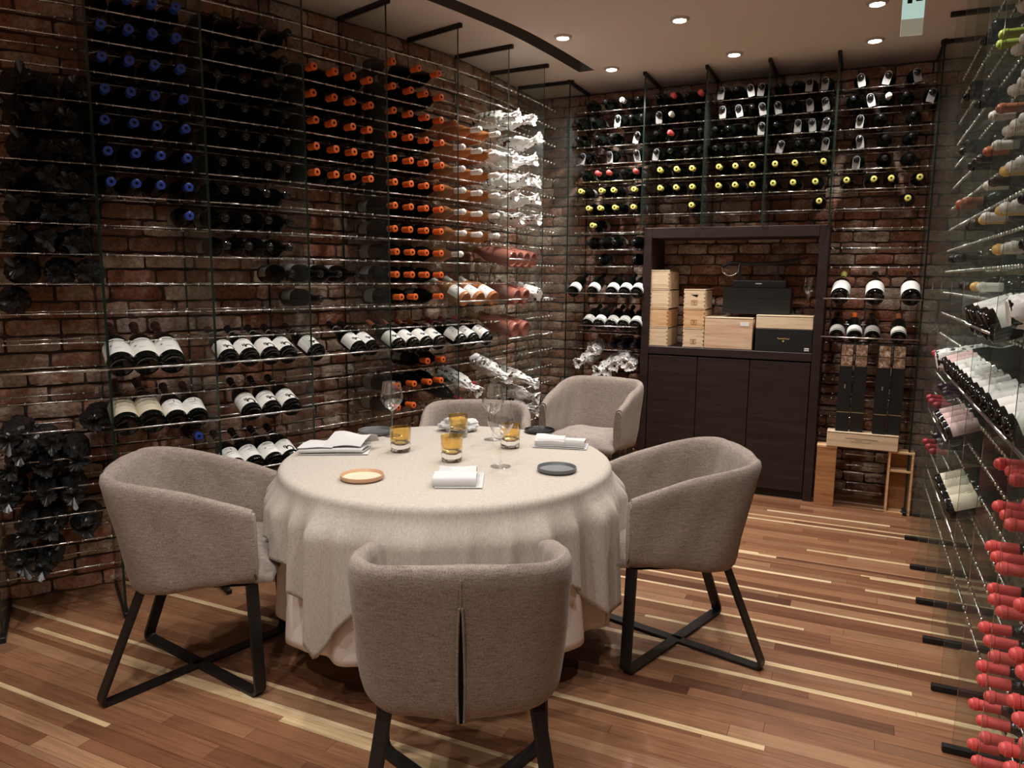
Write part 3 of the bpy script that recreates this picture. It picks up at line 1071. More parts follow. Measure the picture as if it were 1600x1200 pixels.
# --- white capped rose
WHI = [[(750, 195), (779, 200)], [(724, 224), (751, 229), (778, 236)], [(724, 260), (751, 264), (778, 270)], [(725, 296), (751, 299), (778, 303)], [(725, 330), (751, 334), (778, 337)], [(726, 367), (751, 368), (778, 369)], [(721, 401)]]
for r, row in enumerate(WHI):
    for c, (x, y) in enumerate(row):
        lb = f'amber bottle with white cap, {ORD[c+1]} from left in {ORD[r+1]} white-capped row' if len(row) > 1 else 'amber bottle with white cap, alone in the lowest white-capped row'
        neck_out(LF, 1, x, y, kind_simple('white', None, BODY_ROSE, False, .76), lb, 'white-capped amber bottles on the left wall', bays=(5,))
neck_out(LF, 1, 712, 189, kind_simple('rust', None, BODY_ROSE, False, .76), 'amber bottle with rusty cap at the left end of the top white-capped row', 'white-capped amber bottles on the left wall', bays=(4, 5))

# --- bottles shown label side up, base to the room
def label_forward(P, flip, px, py, zr, label, group, style='arch', big=False, lab=None, capname='black', bays=None, tilt=0.41, body=None, ring=True, d=0.0):
    hit = rack_point(P, flip, px, py, d, bays)
    if hit is None:
        print('MISS', label); return
    i, s, p, n, u = hit
    p.z = zr+0.008
    L = .365 if big else BL
    ax = (-n*math.cos(tilt)+Vector((0, 0, 1))*math.sin(tilt)+u*rj.uniform(-.02, .02)).normalized()
    mx = frame_mx(p, ax, roll=rj.uniform(-.10, .10))
    lab = lab or (LAB_MAG if big else LAB_FWD)
    parts = [('label', lab)]
    if style:
        parts.append(('label_print', (PRINT_MAGC if style == 'old' else PRINT_MAG) if big else PRINT[style]))
    if ring:
        parts.append(('neck_ring', RING_MAG if big else RING))
    bottle(mx, label, group, body or (BODY_MAG if big else BODY), cap(capname, L, .80, False), parts, name='rose_wine_bottle' if body else 'magnum_bottle' if big else 'wine_bottle')


GF = 'label-up bottles on the left wall'
for c, (x, y) in enumerate([(190, 568), (230, 565), (270, 562)]):
    label_forward(LF, 1, x, y, ZF1, f'large bottle with plain white label, {ORD[c+1]} from left in the long label row', GF, 'lines', True, bays=(1,), capname='brown', ring=False)
x_f = [(360, 562), (392, 560), (425, 557), (452, 553), (497, 550)]
for c, (x, y) in enumerate(x_f):
    label_forward(LF, 1, x, y, ZF1, f'dark bottle, ring-emblem label, {ORD[c+1]} of five right of the three large ones', GF, 'arch', bays=(2, 3))
for c, (x, y) in enumerate([(563, 545), (583, 542)]):
    label_forward(LF, 1, x, y, ZF1, ('left' if c == 0 else 'right')+' bottle of the ring-emblem pair with black caps, mid label row', GF, 'arch', bays=(3,))
for c, (x, y) in enumerate([(625, 540), (647, 537), (668, 535), (688, 532)]):
    label_forward(LF, 1, x, y, ZF1, f'red-capped bottle with ring-emblem label, {ORD[c+1]} of four in the long label row', GF, 'arch', bays=(4,), capname='rust', ring=False)
for c, (x, y) in enumerate([(722, 532), (741, 529), (763, 527)]):
    label_forward(LF, 1, x, y, ZF1, f'red-capped bottle with pinkish label, {ORD[c+1]} of three ending the long label row', GF, 'lines', bays=(4, 5), capname='crimson', lab=None, ring=True)
for c, (x, y) in enumerate([(198, 658), (239, 655)]):
    label_forward(LF, 1, x, y, ZF2, ('left' if c == 0 else 'right')+' large cream-labelled bottle in the second label row', GF, 'old', True, LAB_MAGC, 'brown', bays=(1,), ring=False)
for c, (x, y) in enumerate([(277, 653), (310, 651)]):
    label_forward(LF, 1, x, y, ZF2, ('left' if c == 0 else 'right')+' small white-labelled bottle beside the two cream-labelled large ones', GF, 'rule', bays=(1,), capname='brown', ring=False)
for c, (x, y) in enumerate([(395, 644), (427, 640), (458, 637)]):
    label_forward(LF, 1, x, y, ZF2, f'ring-emblem bottle, {ORD[c+1]} of the three in the second label row', GF, 'arch', bays=(2,))
for c, ((x, y), st) in enumerate(zip([(370, 723), (400, 722), (430, 719), (456, 714)], ['rule', 'rule', 'lines', 'arch'])):
    label_forward(LF, 1, x, y, ZF3, f'white-labelled bottle, {ORD[c+1]} from left in the lowest label row beside the table', GF, st, bays=(2,))
for c, (x, y) in enumerate([(728, 471), (750, 469), (772, 467)]):
    label_forward(LF, 1, x, y, 1.305, f'amber bottle with white label up, {ORD[c+1]} of three near the corner', GF, 'lines', bays=(5,), body=BODY_ROSE, capname='white', ring=False)

# --- bottles wrapped in black film, far left
BWR = [(25, 108), (68, 108), (118, 113), (20, 162), (62, 160), (110, 165), (25, 218), (70, 214), (118, 222), (18, 276), (72, 274), (115, 272), (30, 327), (78, 327), (122, 325), (25, 378), (70, 378), (120, 373), (22, 430), (86, 436), (136, 428), (14, 492)]
GB = 'bottles in black wrapping film'
def wrapped(meshes, seed):
    def f(mx, label, group):
        t = thing('wrapped_bottle', label, 'wrapped bottle', mx, group)
        link('wrapping', meshes[seed % len(meshes)], t)
        link('glass_body', BODY, t)
        return t
    return f
for c, (x, y) in enumerate(BWR):
    neck_out(LP, 1, x, y, wrapped(BLACKW, c), f'black-film-wrapped bottle, {ORD[c % 3+1]} from left in {ORD[c//3+1]} row, upper left stack' if c < 21 else 'lone black-film-wrapped bottle at the left edge, under the upper left stack', GB, d=0.02, bays=(0, 1), yaw=.12)
BWL = [((142, 664), None), ((12, 690), None), ((40, 706), None), ((78, 700), None), ((118, 716), None), ((22, 735), None), ((66, 735), None), ((112, 775), None), ((20, 778), None), ((70, 778), None), ((38, 832), None), ((84, 828), None), ((130, 830), None), ((34, 885), None), ((74, 885), None)]
for c, ((x, y), _) in enumerate(BWL):
    hit = rack_point(LP, 1, x, y, 0.02, (0, 1))
    if hit:
        neck_out(LP, 1, x, y, wrapped(BLACKW, c+3), f'black-film-wrapped bottle, {ORD[c+1] if c < 13 else ("second last" if c == 13 else "last")} counting down the lower left stack', GB, d=0.02, bays=(0, 1), yaw=.15, z=hit[2].z)

# --- tissue wrapped bottles near the corner
GT = 'tissue-wrapped bottles near the corner'
TIS = [(830, 192), (842, 222), (833, 250), (838, 290), (838, 318), (838, 348)]
for c, (x, y) in enumerate(TIS):
    neck_out(LF, 1, x, y, wrapped(TISSUE, c), f'bottle in spotted white tissue, {ORD[c+1]} from top in the column by the corner', GT, d=-0.05, bays=(6,), yaw=.1)
TIS2 = [(806, 186), (800, 236), (822, 275), (812, 345), (806, 310)]
for c, (x, y) in enumerate(TIS2):
    neck_out(LF, 1, x, y, wrapped(TISSUE, c+2), f'tissue-wrapped bottle tucked left of the corner column, {ORD[c+1]} from its top', GT, d=-0.01, bays=(5, 6), yaw=.1)
for c, (x, y, dr) in enumerate([(748, 612, .35), (792, 590, .30), (836, 597, .18), (838, 622, .15), (836, 640, .1)]):
    neck_out(LF, 1, x, y, wrapped(TISSUE, c+1), f'tissue-wrapped bottle, {ORD[c+1]} from left low behind the wine glasses', GT, d=-0.06, bays=(5, 6), yaw=.1, drop=dr, z=rack_point(LF, 1, x, y, -0.06, (4, 5, 6))[2].z)
# pink bottles base out
for c, (x, y) in enumerate([(802, 402), (812, 402), (823, 400), (834, 398)]):
    label_forward(LF, 1, x, y, 1.545, f'pink bottle lying base out, {ORD[c+1]} of four above the tissue-wrapped pink bottle', 'pink bottles near the corner', None, True, LAB_BLUSH, 'bronze', bays=(5, 6), body=BODY_PINK, ring=False, tilt=.20)
for c, (x, y, z, w) in enumerate([(808, 467, 1.31, 1), (822, 464, 1.31, 0), (806, 516, 1.10, 0), (822, 513, 1.10, 1)]):
    label_forward(LF, 1, x, y, z, f'large pink bottle, {ORD[c+1]} of four lying base out under the glass bottles', 'pink bottles near the corner', None, True, LAB_BLUSH, 'bronze', bays=(5, 6), body=BODY_PINK, ring=False, tilt=.26)
hit = rack_point(LF, 1, 832, 462, 0, (6,))
if hit:
    wrapped(TISSUE, 3)(frame_mx(hit[2]+Vector((0.05, 0, .0)), -hit[3]+Vector((0, 0, .25))), 'tissue-wrapped bottle lying base out beside the pink bottles', GT)
# two dark bottles low, red foil
for c, (x, y, z) in enumerate([(742, 640, .80), (722, 655, .72)]):
    neck_out(LF, 1, x, y, kind_simple('crimson', None), ('upper' if c == 0 else 'lower')+' dark bottle with crimson foil pointing down behind the far chair', 'low crimson-foiled bottles', bays=(4, 5), drop=.25, z=z)

# ------------------------------------------------------------------ back wall bottles
GBK = 'bottles on the far wall rack'
def kind_tag(capname='black'):
    def f(mx, label, group):
        # the tag hangs straight down: undo the roll
        d = (mx.to_3x3() @ Vector((0, 0, 1))); o = mx.translation
        return bottle(frame_mx(o, d, roll=rj.uniform(-.25, .25)), label, group, BODY_BX, cap(capname, BL, .80, False), (('neck_tag', TAG),), name='tagged_wine_bottle')
    return f
B0 = {  # bay: rows of (x, y, kind)   d dark, t tag, w white cap, r red cap, y yellow cap
 0: [[(917, 145, 'd'), (945, 141, 'd'), (972, 143, 'w'), (998, 145, 'd')],
     [(900, 183, 'd'), (925, 178, 'd'), (965, 177, 't'), (986, 176, 'd'), (1003, 174, 'd')],
     [(902, 209, 'd'), (932, 207, 'd'), (955, 205, 'd'), (995, 205, 't')],
     [(910, 237, 't'), (952, 236, 't'), (994, 234, 't')],
     [(910, 268, 'd'), (933, 263, 'r'), (951, 262, 'r'), (973, 261, 'd'), (993, 260, 'r')],
     [(907, 296, 'y'), (939, 295, 'y'), (958, 295, 'y'), (990, 292, 'y')],
     [(919, 320, 'y'), (937, 322, 'y'), (960, 322, 'y'), (989, 321, 'y')],
     [(925, 351, 'y')],
     [(919, 377, 'd'), (939, 377, 'd'), (958, 377, 'd'), (989, 376, 'd')],
     [(937, 404, 'd'), (990, 404, 'd')]],
 1: [[(1028, 143, 'd'), (1052, 138, 'r'), (1075, 140, 'd'), (1095, 132, 'r')],
     [(1029, 176, 't'), (1049, 168, 'w'), (1073, 168, 'd'), (1092, 166, 'd')],
     [(1025, 200, 'd'), (1047, 197, 'r'), (1072, 202, 'd'), (1094, 199, 'd')],
     [(1025, 230, 't'), (1047, 229, 'd'), (1072, 231, 'd'), (1093, 228, 'd')],
     [(1031, 260, 'y'), (1057, 259, 'y'), (1081, 258, 'y')], [(1031, 291, 'y'), (1056, 290, 'y'), (1081, 289, 'y')], [(1080, 318, 'y')]],
 2: [[(1127, 137, 't'), (1150, 133, 'd'), (1172, 135, 't'), (1190, 134, 't')],
     [(1129, 164, 't'), (1154, 162, 't'), (1175, 162, 'd'), (1191, 158, 't')],
     [(1117, 193, 'd'), (1137, 193, 'd'), (1164, 191, 'd'), (1190, 190, 't')],
     [(1117, 225, 'd'), (1137, 222, 'd'), (1165, 223, 'd'), (1189, 220, 'd')],
     [(1123, 256, 'y'), (1149, 254, 'y'), (1175, 252, 'y')], [(1122, 287, 'y'), (1148, 286, 'y'), (1175, 285, 'y')]],
 3: [[(1220, 130, 'd'), (1245, 128, 'd'), (1265, 125, 't'), (1290, 122, 't')],
     [(1215, 160, 't'), (1240, 158, 'd'), (1265, 155, 't'), (1290, 152, 't')],
     [(1212, 195, 'd'), (1247, 187, 't'), (1269, 184, 't'), (1292, 182, 't')],
     [(1221, 216, 't'), (1247, 217, 'd'), (1270, 213, 'd'), (1291, 212, 't')],
     [(1211, 253, 'y'), (1242, 249, 'y'), (1287, 246, 'y')], [(1208, 282, 'y'), (1239, 281, 'y'), (1274, 279, 'y')], [(1280, 311, 'y')]],
 4: [[(1346, 111, 't'), (1389, 108, 't'), (1434, 106, 't')],
     [(1333, 144, 'd'), (1361, 140, 't'), (1390, 135, 'w'), (1417, 140, 'd'), (1458, 136, 't')],
     [(1345, 174, 't'), (1377, 170, 'd'), (1429, 168, 'd')],
     [(1344, 205, 't'), (1384, 205, 'd'), (1425, 204, 'd')],
     [(1339, 238, 't'), (1383, 239, 'd'), (1422, 237, 'd')],
     [(1323, 276, 'y'), (1366, 274, 'y'), (1393, 273, 'y'), (1438, 270, 'y')], [(1419, 305, 'y')]]}
BAYN = {0: 'left of the dark cabinet', 1: 'in the first bay above the cabinet', 2: 'in the middle bay above the cabinet', 3: 'in the last bay above the cabinet', 4: 'in the right bay of the far wall'}
KW = {'d': 'dark-capped', 't': 'silver-tagged', 'w': 'white-capped', 'r': 'red-capped', 'y': 'yellow-capped'}
KF = {'d': kind_simple('black', LAB_GREY, BODY_BX, False), 't': kind_tag(), 'w': kind_simple('white', LAB_GREY, BODY_BX, False), 'r': kind_simple('red', LAB_GREY, BODY_BX, False), 'y': kind_simple('yellow', LAB_GREY, BODY)}
for b, rows in B0.items():
    for r, row in enumerate(rows):
        for c, (x, y, k) in enumerate(row):
            neck_out(BP, 1, x, y, KF[k], f'{KW[k]} bottle, {ORD[c+1]} from left, {ORD[r+1]} row down, {BAYN[b]}', None if k == 'd' and r < 4 else KW[k]+' bottles on the far wall', bays=(b,), yaw=.05)
GLB = 'label-up bottles on the far wall'
def lf_back(x, y, z, label, lab=LAB_BACKWALL, capname='black', stripe=True, bays=(0,), big=False, tilt=.42):
    hit = rack_point(BP, 1, x, y, 0, bays)
    i, s, p, n, u = hit
    p.z = z+.006
    ax = -n*math.cos(tilt)+Vector((0, 0, 1))*math.sin(tilt)+u*rj.uniform(-.03, .03)
    parts = [('label', lab)]+([('label_stripe', LAB_STRIPE)] if stripe else [])
    if big:
        bottle(frame_mx(p, ax), label, GLB, BODY_MAG, cap(capname, .365, .80, False), [('label', LAB_MAG)], name='magnum_bottle')
    else:
        bottle(frame_mx(p, ax), label, GLB, BODY_BX, cap(capname, BL, .80, False), parts)
for c, x in enumerate((895, 925, 955, 975, 994)):
    lf_back(x, 462, 1.335, f'white-labelled bottle, {ORD[c+1]} from left, upper label row beside the cabinet')
for c, x in enumerate((917, 935, 954, 973, 992)):
    lf_back(x, 514, 1.105, f'white-labelled bottle, {ORD[c+1]} from left, lower label row beside the cabinet')
for c, (x, cp) in enumerate(((1312, 'yellow'), (1367, 'black'), (1424, 'brown'))):
    lf_back(x, 463, 1.33, f'large white-labelled bottle, {ORD[c+1]} of three right of the dark cabinet', capname=cp, bays=(4,), big=True)
for c, (x, cp, lb) in enumerate(((1307, 'black', LAB_BACKGREY), (1335, 'orange', LAB_BACKWALL), (1363, 'black', LAB_BACKGREY), (1404, 'rust', LAB_BACKWALL))):
    lf_back(x, 525, 1.09, f'striped-label bottle, {ORD[c+1]} of four above the tall black boxes', lb, cp, bays=(4,))
for c, (x, y, dz) in enumerate(((903, 566, .1), (925, 552, .1), (932, 580, 0), (948, 577, 0), (962, 573, .02), (975, 566, .03), (986, 577, 0))):
    hit = rack_point(BP, 1, x, y, -.03, (0,))
    neck_out(BP, 1, x, y, wrapped(TISSUE, c), f'tissue-wrapped bottle, {ORD[c+1]} from left behind the corner chair', 'tissue-wrapped bottles beside the cabinet', d=-.03, bays=(0,), yaw=.35, z=hit[2].z, drop=.12)
for c, (x, y) in enumerate(((952, 543), (968, 543), (988, 541))):
    neck_out(BP, 1, x, y, kind_simple('black', None, BODY, False), f'dark bottle, {ORD[c+1]} of three just above the tissue-wrapped ones beside the cabinet', 'dark bottles beside the cabinet', d=.02, bays=(0,))

# ------------------------------------------------------------------ right rack bottles
def right_grid(bay, k, kinds, labeltxt, group, n=3, d=0.024, f0=.18, f1=.82, lift=.022):
    A, B = RPF[bay+1], RPF[bay]
    for c in range(n):
        kind = kinds[c] if isinstance(kinds, list) else kinds
        s = f0+(f1-f0)*(c+.5)/n+rj.uniform(-.02, .02)
        p = Vector((XR+d+rj.uniform(-.008, .008), A[1]+(B[1]-A[1])*s, ROW[k]+lift))
        ax = Vector((-1, rj.uniform(-.05, .05), rj.uniform(-.015, .015))).normalized()
        kind(frame_mx(p-ax*BL, ax, roll=rj.uniform(-.5, .5)), labeltxt(c), group)
GR = 'red-capped bottles in the right rack'
for bay, nm in ((3, 'far'), (2, 'near')):
    for q, k in enumerate(range(14, 22)):
        right_grid(bay, k, kind_simple('red', LAB_GREY, BODY_BX, False, .74), lambda c, q=q, nm=nm: f'red-capped bottle, {ORD[q+1]} row down, {("back", "middle", "front")[c]} of three, {nm} red column', GR, 3, lift=.022, d=.030)
def rk(cp):
    return kind_simple(cp, LAB_GREY, BODY_BX, False, .72)
for q, k in enumerate((1, 2, 3, 4, 5, 6, 7, 8, 9)):
    cps = ['gold' if k in (7, 8, 9) else 'ivory', 'ivory', 'ivory']
    right_grid(4, k, [rk(c) for c in cps], lambda c, q=q, cps=cps: f'{"pale gold" if cps[c] == "gold" else "pale"}-capped bottle, {ORD[q+1]} row down, {("back", "middle", "front")[c]} of three, right rack', 'pale-capped bottles in the right rack', 3, f0=.1, f1=.9)
for q, (k, ca, cb) in enumerate(((1, 'ivory', 'ivory'), (3, 'green', 'green'), (5, 'ivory', 'rust'), (6, 'rust', 'ivory'), (7, 'ivory', 'black'), (8, 'gold', 'ivory'), (10, 'gold', 'ivory'))):
    right_grid(5, k, [rk(ca), rk(cb)], lambda c, q=q, ca=ca, cb=cb: f'{(ca, cb)[c]}-capped bottle {("behind", "before")[c]} its neighbour, {ORD[q+1]} pair down the right rack', 'capped pairs in the right rack', 2, f0=.05, f1=.7)
for bay, nm, ks in ((3, 'above the red caps', range(2, 10)), (6, 'deep in the right rack', (2, 4, 6, 8, 10)), (7, 'deepest in the right rack', (3, 5, 7, 9))):
    for q, k in enumerate(ks):
        right_grid(bay, k, kind_simple('black' if bay != 7 or k != 7 else 'rust', LAB_GREY, BODY_BX, False, .76), lambda c, q=q, nm=nm: f'dark-capped bottle, {ORD[q+1]} row down, {("back", "middle", "front")[c]} of the row, {nm}', None if bay != 3 else 'dark-capped bottles in the right rack', 3, f0=.1, f1=.9)
for bay, ks in ((7, (14, 16)), (8, (13, 15, 17))):
    for q, k in enumerate(ks):
        right_grid(bay, k, kind_simple('crimson' if bay == 8 else 'purple', LAB_GREY, BODY_BX, False, .76), lambda c, q=q, bay=bay: f'low bottle with {"crimson" if bay == 8 else "purple"} cap, {ORD[q+1]} low row, {("back", "middle", "front")[c]}, right rack end', None, 3, f0=.1, f1=.9)
GRL = 'label-up bottles in the right rack'
def lf_right(yy, z, label, style='lines', big=False, lab=None, capname='black', tilt=.36, ring=False):
    L = .365 if big else BL
    ax = Vector((math.cos(tilt), rj.uniform(-.03, .03), math.sin(tilt)))
    parts = [('label', lab or (LAB_MAG if big else LAB_FWD))]
    if style:
        parts.append(('label_print', (PRINT_MAGC if style == 'old' else PRINT_MAG) if big else PRINT[style]))
    bottle(frame_mx((XR-.004, yy, z+.008), ax, roll=rj.uniform(-.1, .1)), label, GRL, BODY_MAG if big else BODY, cap(capname, L, .80, False), parts)
for c in range(4):
    lf_right(2.60+.115*c*1.05+(.0 if c < 2 else .06), 1.30, f'large white-labelled bottle, {ORD[c+1]} from the front on the high right label rod', 'lines', True)
for c in range(13):
    yy = 2.13+.118*c+.02*(c//3)
    lf_right(yy, 1.07, f'white-labelled bottle, {ORD[c+1]} from the front in the long right label row', 'rule' if c % 3 else 'lines', False, LAB_BLUSH if c in (11, 12) else None)
for c in range(4):
    lf_right(3.32+.125*c, .83, f'blush-labelled bottle, {ORD[c+1]} from the front, third label rod down on the right', 'lines', False, LAB_BLUSH, 'purple')
for c in range(4):
    lf_right(3.14+.118*c, .586, f'cream-labelled bottle, {ORD[c+1]} from the front on the lowest right label rod', 'rule', False, LAB_CREAM, 'purple')
wrapped(TISSUE, 2)(frame_mx((XR+.02, 2.44, 1.36), Vector((1, 0, .2))), 'tissue-wrapped bottle at the front end of the high right label rod', 'tissue-wrapped bottles in the right rack')
wrapped(TISSUE, 4)(frame_mx((XR-.02, 3.80, 1.09), Vector((1, 0, .2))), 'tissue-wrapped bottle at the back end of the long right label row', 'tissue-wrapped bottles in the right rack')

def join_far():
    V, Fc, MI, mats, off = [], [], [], [], 0
    for mx, meshes in FAR:
        for me in meshes:
            V += [tuple(mx @ q.co) for q in me.vertices]
            for p in me.polygons:
                m = me.materials[p.material_index]
                if m not in mats:
                    mats.append(m)
                Fc.append(tuple(i+off for i in p.vertices)); MI.append(mats.index(m))
            off += len(me.vertices)
    me = bpy.data.meshes.new('far_bottles'); me.from_pydata(V, [], Fc)
    for m in mats:
        me.materials.append(m)
    me.polygons.foreach_set('material_index', MI)
    me.polygons.foreach_set('use_smooth', [True]*len(MI))
    o = link('far_bottles', me); o['kind'] = 'stuff'
    o['label'] = 'barely visible dark bottles high on the far rack and deep in the right rack'; o['category'] = 'wine bottles'
join_far()

# ------------------------------------------------------------------ dark cabinet with niche
YC = 5.09
cab = thing('cabinet', 'tall dark brown cabinet with three doors under an open niche, far wall', 'cabinet', Matrix.Translation((-0.775, YC, 0)))
x0, x1 = -1.362+.775, -0.186+.775
def part(nm, a, m=None, p=cab, bev=.003):
    return obj(nm, bbox(*a, bev, 1), m or M['cabinet'], p)
D = YW-YC-.012
part('side_panel', (x0, x0+.055, 0, D, 0, 1.785)); part('side_panel', (x1-.055, x1, 0, D, 0, 1.785))
part('top_rail', (x0+.055, x1-.055, 0, D, 1.715, 1.785))
part('niche_shelf', (x0+.055, x1-.055, 0, D, .922, .976))
part('plinth', (x0+.055, x1-.055, .03, D, 0, .05), M['black_metal'])
part('carcass_back', (x0+.055, x1-.055, D-.02, D, .05, .92))
xs = [x0+.058, -.964+.775, -.62+.775, x1-.058]
for i in range(3):
    part('door', (xs[i]+.002, xs[i+1]-.002, .004, .026, .055, .912), bev=.002)
# crates and boxes in the niche
def crate(name, label, w, d, h, mx, m, cat='crate', group=None, fingers=True, lid=True, front=None):
    """finger-jointed wooden case: origin at the middle of the front bottom edge"""
    t = thing(name, label, cat, mx, group)
    th = .012
    obj('front_panel', bbox(-w/2+(th*.4 if fingers else 0), w/2-(th*.4 if fingers else 0), 0, th, 0.001, h-.003, .0025, 1), front or m, t)
    obj('back_panel', bbox(-w/2, w/2, d-th, d, 0, h-.001, .001, 1), m, t)
    for s in (-1, 1):
        bm = bmesh.new()
        a, b = (-w/2, -w/2+th) if s < 0 else (w/2-th, w/2)
        box(bm, a, b, th, d-th, 0, h-.001)
        if fingers:
            n = max(3, int(h/.026))
            for k in range(n):
                z0 = h*k/n
                box(bm, a, b-(0 if s > 0 else .004), -.0012, th, z0+.001, z0+h/n*.5)
        obj('side_panel', bm, m, t)
    obj('base_board', bbox(-w/2+th, w/2-th, th, d-th, 0, .01), m, t)
    if lid:
        obj('lid', bbox(-w/2, w/2, 0, d, h-.010, h, .001, 1), m, t)
    return t
def nm(m, b):
    return m if not isinstance(m, str) else M[m]
ZS = .977
for i in range(4):
    w = crate('wine_crate', f'pale wooden wine case, {("lowest", "second from bottom", "third from bottom", "topmost")[i]} in the stack of four in the niche', .132, .31, .1305, Matrix.Translation((-1.243+random.uniform(-.003, .003), 5.105, ZS+.131*i)), M['pine' if i != 1 else 'pine_tan'] if i in (0, 1, 3) else M['pine'], group='stack of four wine cases')
    obj('stamp', bbox(.064, .0668, .10, .135, .04, .09, 0), M['ink_grey'], w) if False else None
    b2 = bmesh.new(); lathe(b2, [(0, 0), (.024, 0), (.024, .0015), (0, .0015)], 16)
    obj('hand_hole', b2, M['pine_tan'], w, mx=Matrix.Translation((.0655, .16, .075)) @ Matrix.Rotation(R(90), 4, 'Y') @ Matrix.Diagonal((1.3, .8, 1, 1)))
for i in range(3):
    w = crate('wine_crate', f'narrow wooden wine case, {("lowest", "middle", "topmost")[i]} in the stack of three in the niche', .143, .27, .1315, Matrix.Translation((-1.002+random.uniform(-.003, .003), 5.11, ZS+.132*i)), M[('pine', 'pine_tan', 'pine')[i]], group='stack of three wine cases')
    b2 = bmesh.new()
    for a in ((-.02, .02, -.0016, 0, .028, .031), (-.02, .02, -.0016, 0, .055, .058), (-.02, -.017, -.0016, 0, .031, .055), (.017, .02, -.0016, 0, .031, .055), (-.008, .008, -.0016, 0, .038, .05)):
        box(b2, *a)
    obj('burnt_stamp', b2, M['pine_dark'], w)
    if i == 2:
        b2 = bmesh.new()
        vs = [b2.verts.new(v) for v in ((-.026, -.001, .096), (.026, -.001, .096), (.018, -.001, .078))]
        b2.faces.new(vs)
        obj('dark_notch', b2, M['dark_gap'], w)
w = crate('wine_crate', 'wide rosy wooden wine case with small white sticker, in the niche', .312, .30, .212, Matrix.Translation((-.771, 5.105, ZS)), M['pine'], fingers=False, front=M['pine_pink'])
obj('paper_label', bbox(.075, .132, -.0015, 0, .158, .182), M['label'], w)
def card_box(name, label, w, d, h, mx, m, gap=.62):
    t = thing(name, label, 'box', mx)
    obj('box_body', bbox(-w/2, w/2, 0, d, 0, h*gap-.0015, .002, 1), m, t)
    obj('box_lid', bbox(-w/2-.001, w/2+.001, -.001, d+.001, h*gap, h, .002, 1), m, t)
    return t
t = card_box('gift_box', 'black box with small gold script and crest, right end of the niche', .352, .28, .146, Matrix.Translation((-.420, 5.105, ZS)), M['box_black'], .97)
bm = bmesh.new()
pr = None
for i in range(25):                         # gold script line over a small shield
    x = -.038+.076*i/24
    z = .083+.0035*math.sin(i*2.4)+(.004 if i in (0, 1, 13, 14) else 0)
    q = (bm.verts.new((x, -.0016, z)), bm.verts.new((x, -.0016, z+.0036)))
    if pr:
        bm.faces.new((pr[0], q[0], q[1], pr[1]))
    pr = q
bm.faces.new([bm.verts.new(v) for v in ((-.006, -.0016, .074), (.006, -.0016, .074), (.005, -.0016, .067), (0, -.0016, .063), (-.005, -.0016, .067))])
obj('gold_script', bm, M['gold'], t)
bm = bmesh.new(); box(bm, .130, .158, -.0016, -.0005, .022, .030); box(bm, .130, .158, -.0016, -.0005, .011, .018)
obj('barcode_sticker', bm, M['label'], t)
w = crate('wine_crate', 'flat knotty wooden case lying on the black box with gold script', .350, .28, .087, Matrix.Translation((-.420, 5.105, ZS+.1475)), M['pine'], fingers=False, front=M['pine'])
t = card_box('gift_box', 'plain black box on top of the wooden cases, under the sabre', .432, .20, .172, Matrix.Translation((-.612, 5.175, ZS+.2365)), M['box_black'], .6)
ZT = ZS+.2365+.172
t = thing('sabre_stand', 'small black stand with two posts holding the sabre', 'stand', Matrix.Translation((-.60, 5.25, ZT)))
obj('stand_base', bbox(-.172, .168, -.04, .04, 0, .050, .004, 2), M['box_black'], t)
for x in (-.135, .105):
    obj('post', bbox(x-.007, x+.007, -.008, .008, .05, .150, .002, 1), M['black_metal'], t)
obj('name_plate', bbox(-.025, .015, -.0415, -.040, .026, .032), M['band'], t)
t = thing('sabre', 'champagne sabre with bright knuckle guard resting on the black stand', 'sabre', Matrix.Translation((-.60, 5.25, ZT+.155)))
bm = bmesh.new()
N = 16
prev = None
for i in range(N+1):                         # slightly curved blade
    u = i/N
    x = -.14+.44*u
    zc = .010+.038*u*u+(-.006*math.sin(u*math.pi))
    h = .016*(1-.15*u) if u < .8 else .0136*(1-(u-.8)/.2*.97)
    q = [bm.verts.new((x, -.003, zc)), bm.verts.new((x, 0, zc-h)), bm.verts.new((x, .003, zc)), bm.verts.new((x, 0, zc+h*.6))]
    if prev:
        for k in range(4):
            bm.faces.new((prev[k], prev[(k+1) % 4], q[(k+1) % 4], q[k]))
    prev = q
obj('blade', bm, M['steel_dark'], t)
bm = bmesh.new()
tube(bm, [(-.14, 0, .010), (-.18, 0, .012), (-.22, 0, .004), (-.255, 0, -.016)], [.013, .014, .013, .010], 10)
obj('grip', bm, M['black_metal'], t, 60)
bm = bmesh.new()
tube(bm, [(-.142, 0, .020), (-.143, 0, -.02)]+[(-.197+.055*math.cos(R(a)), 0, -.030+.045*math.sin(R(a))) for a in range(0, -181, -20)]+[(-.256, 0, -.014)], .0045, 8)
obj('knuckle_guard', bm, M['chrome'], t, 60)

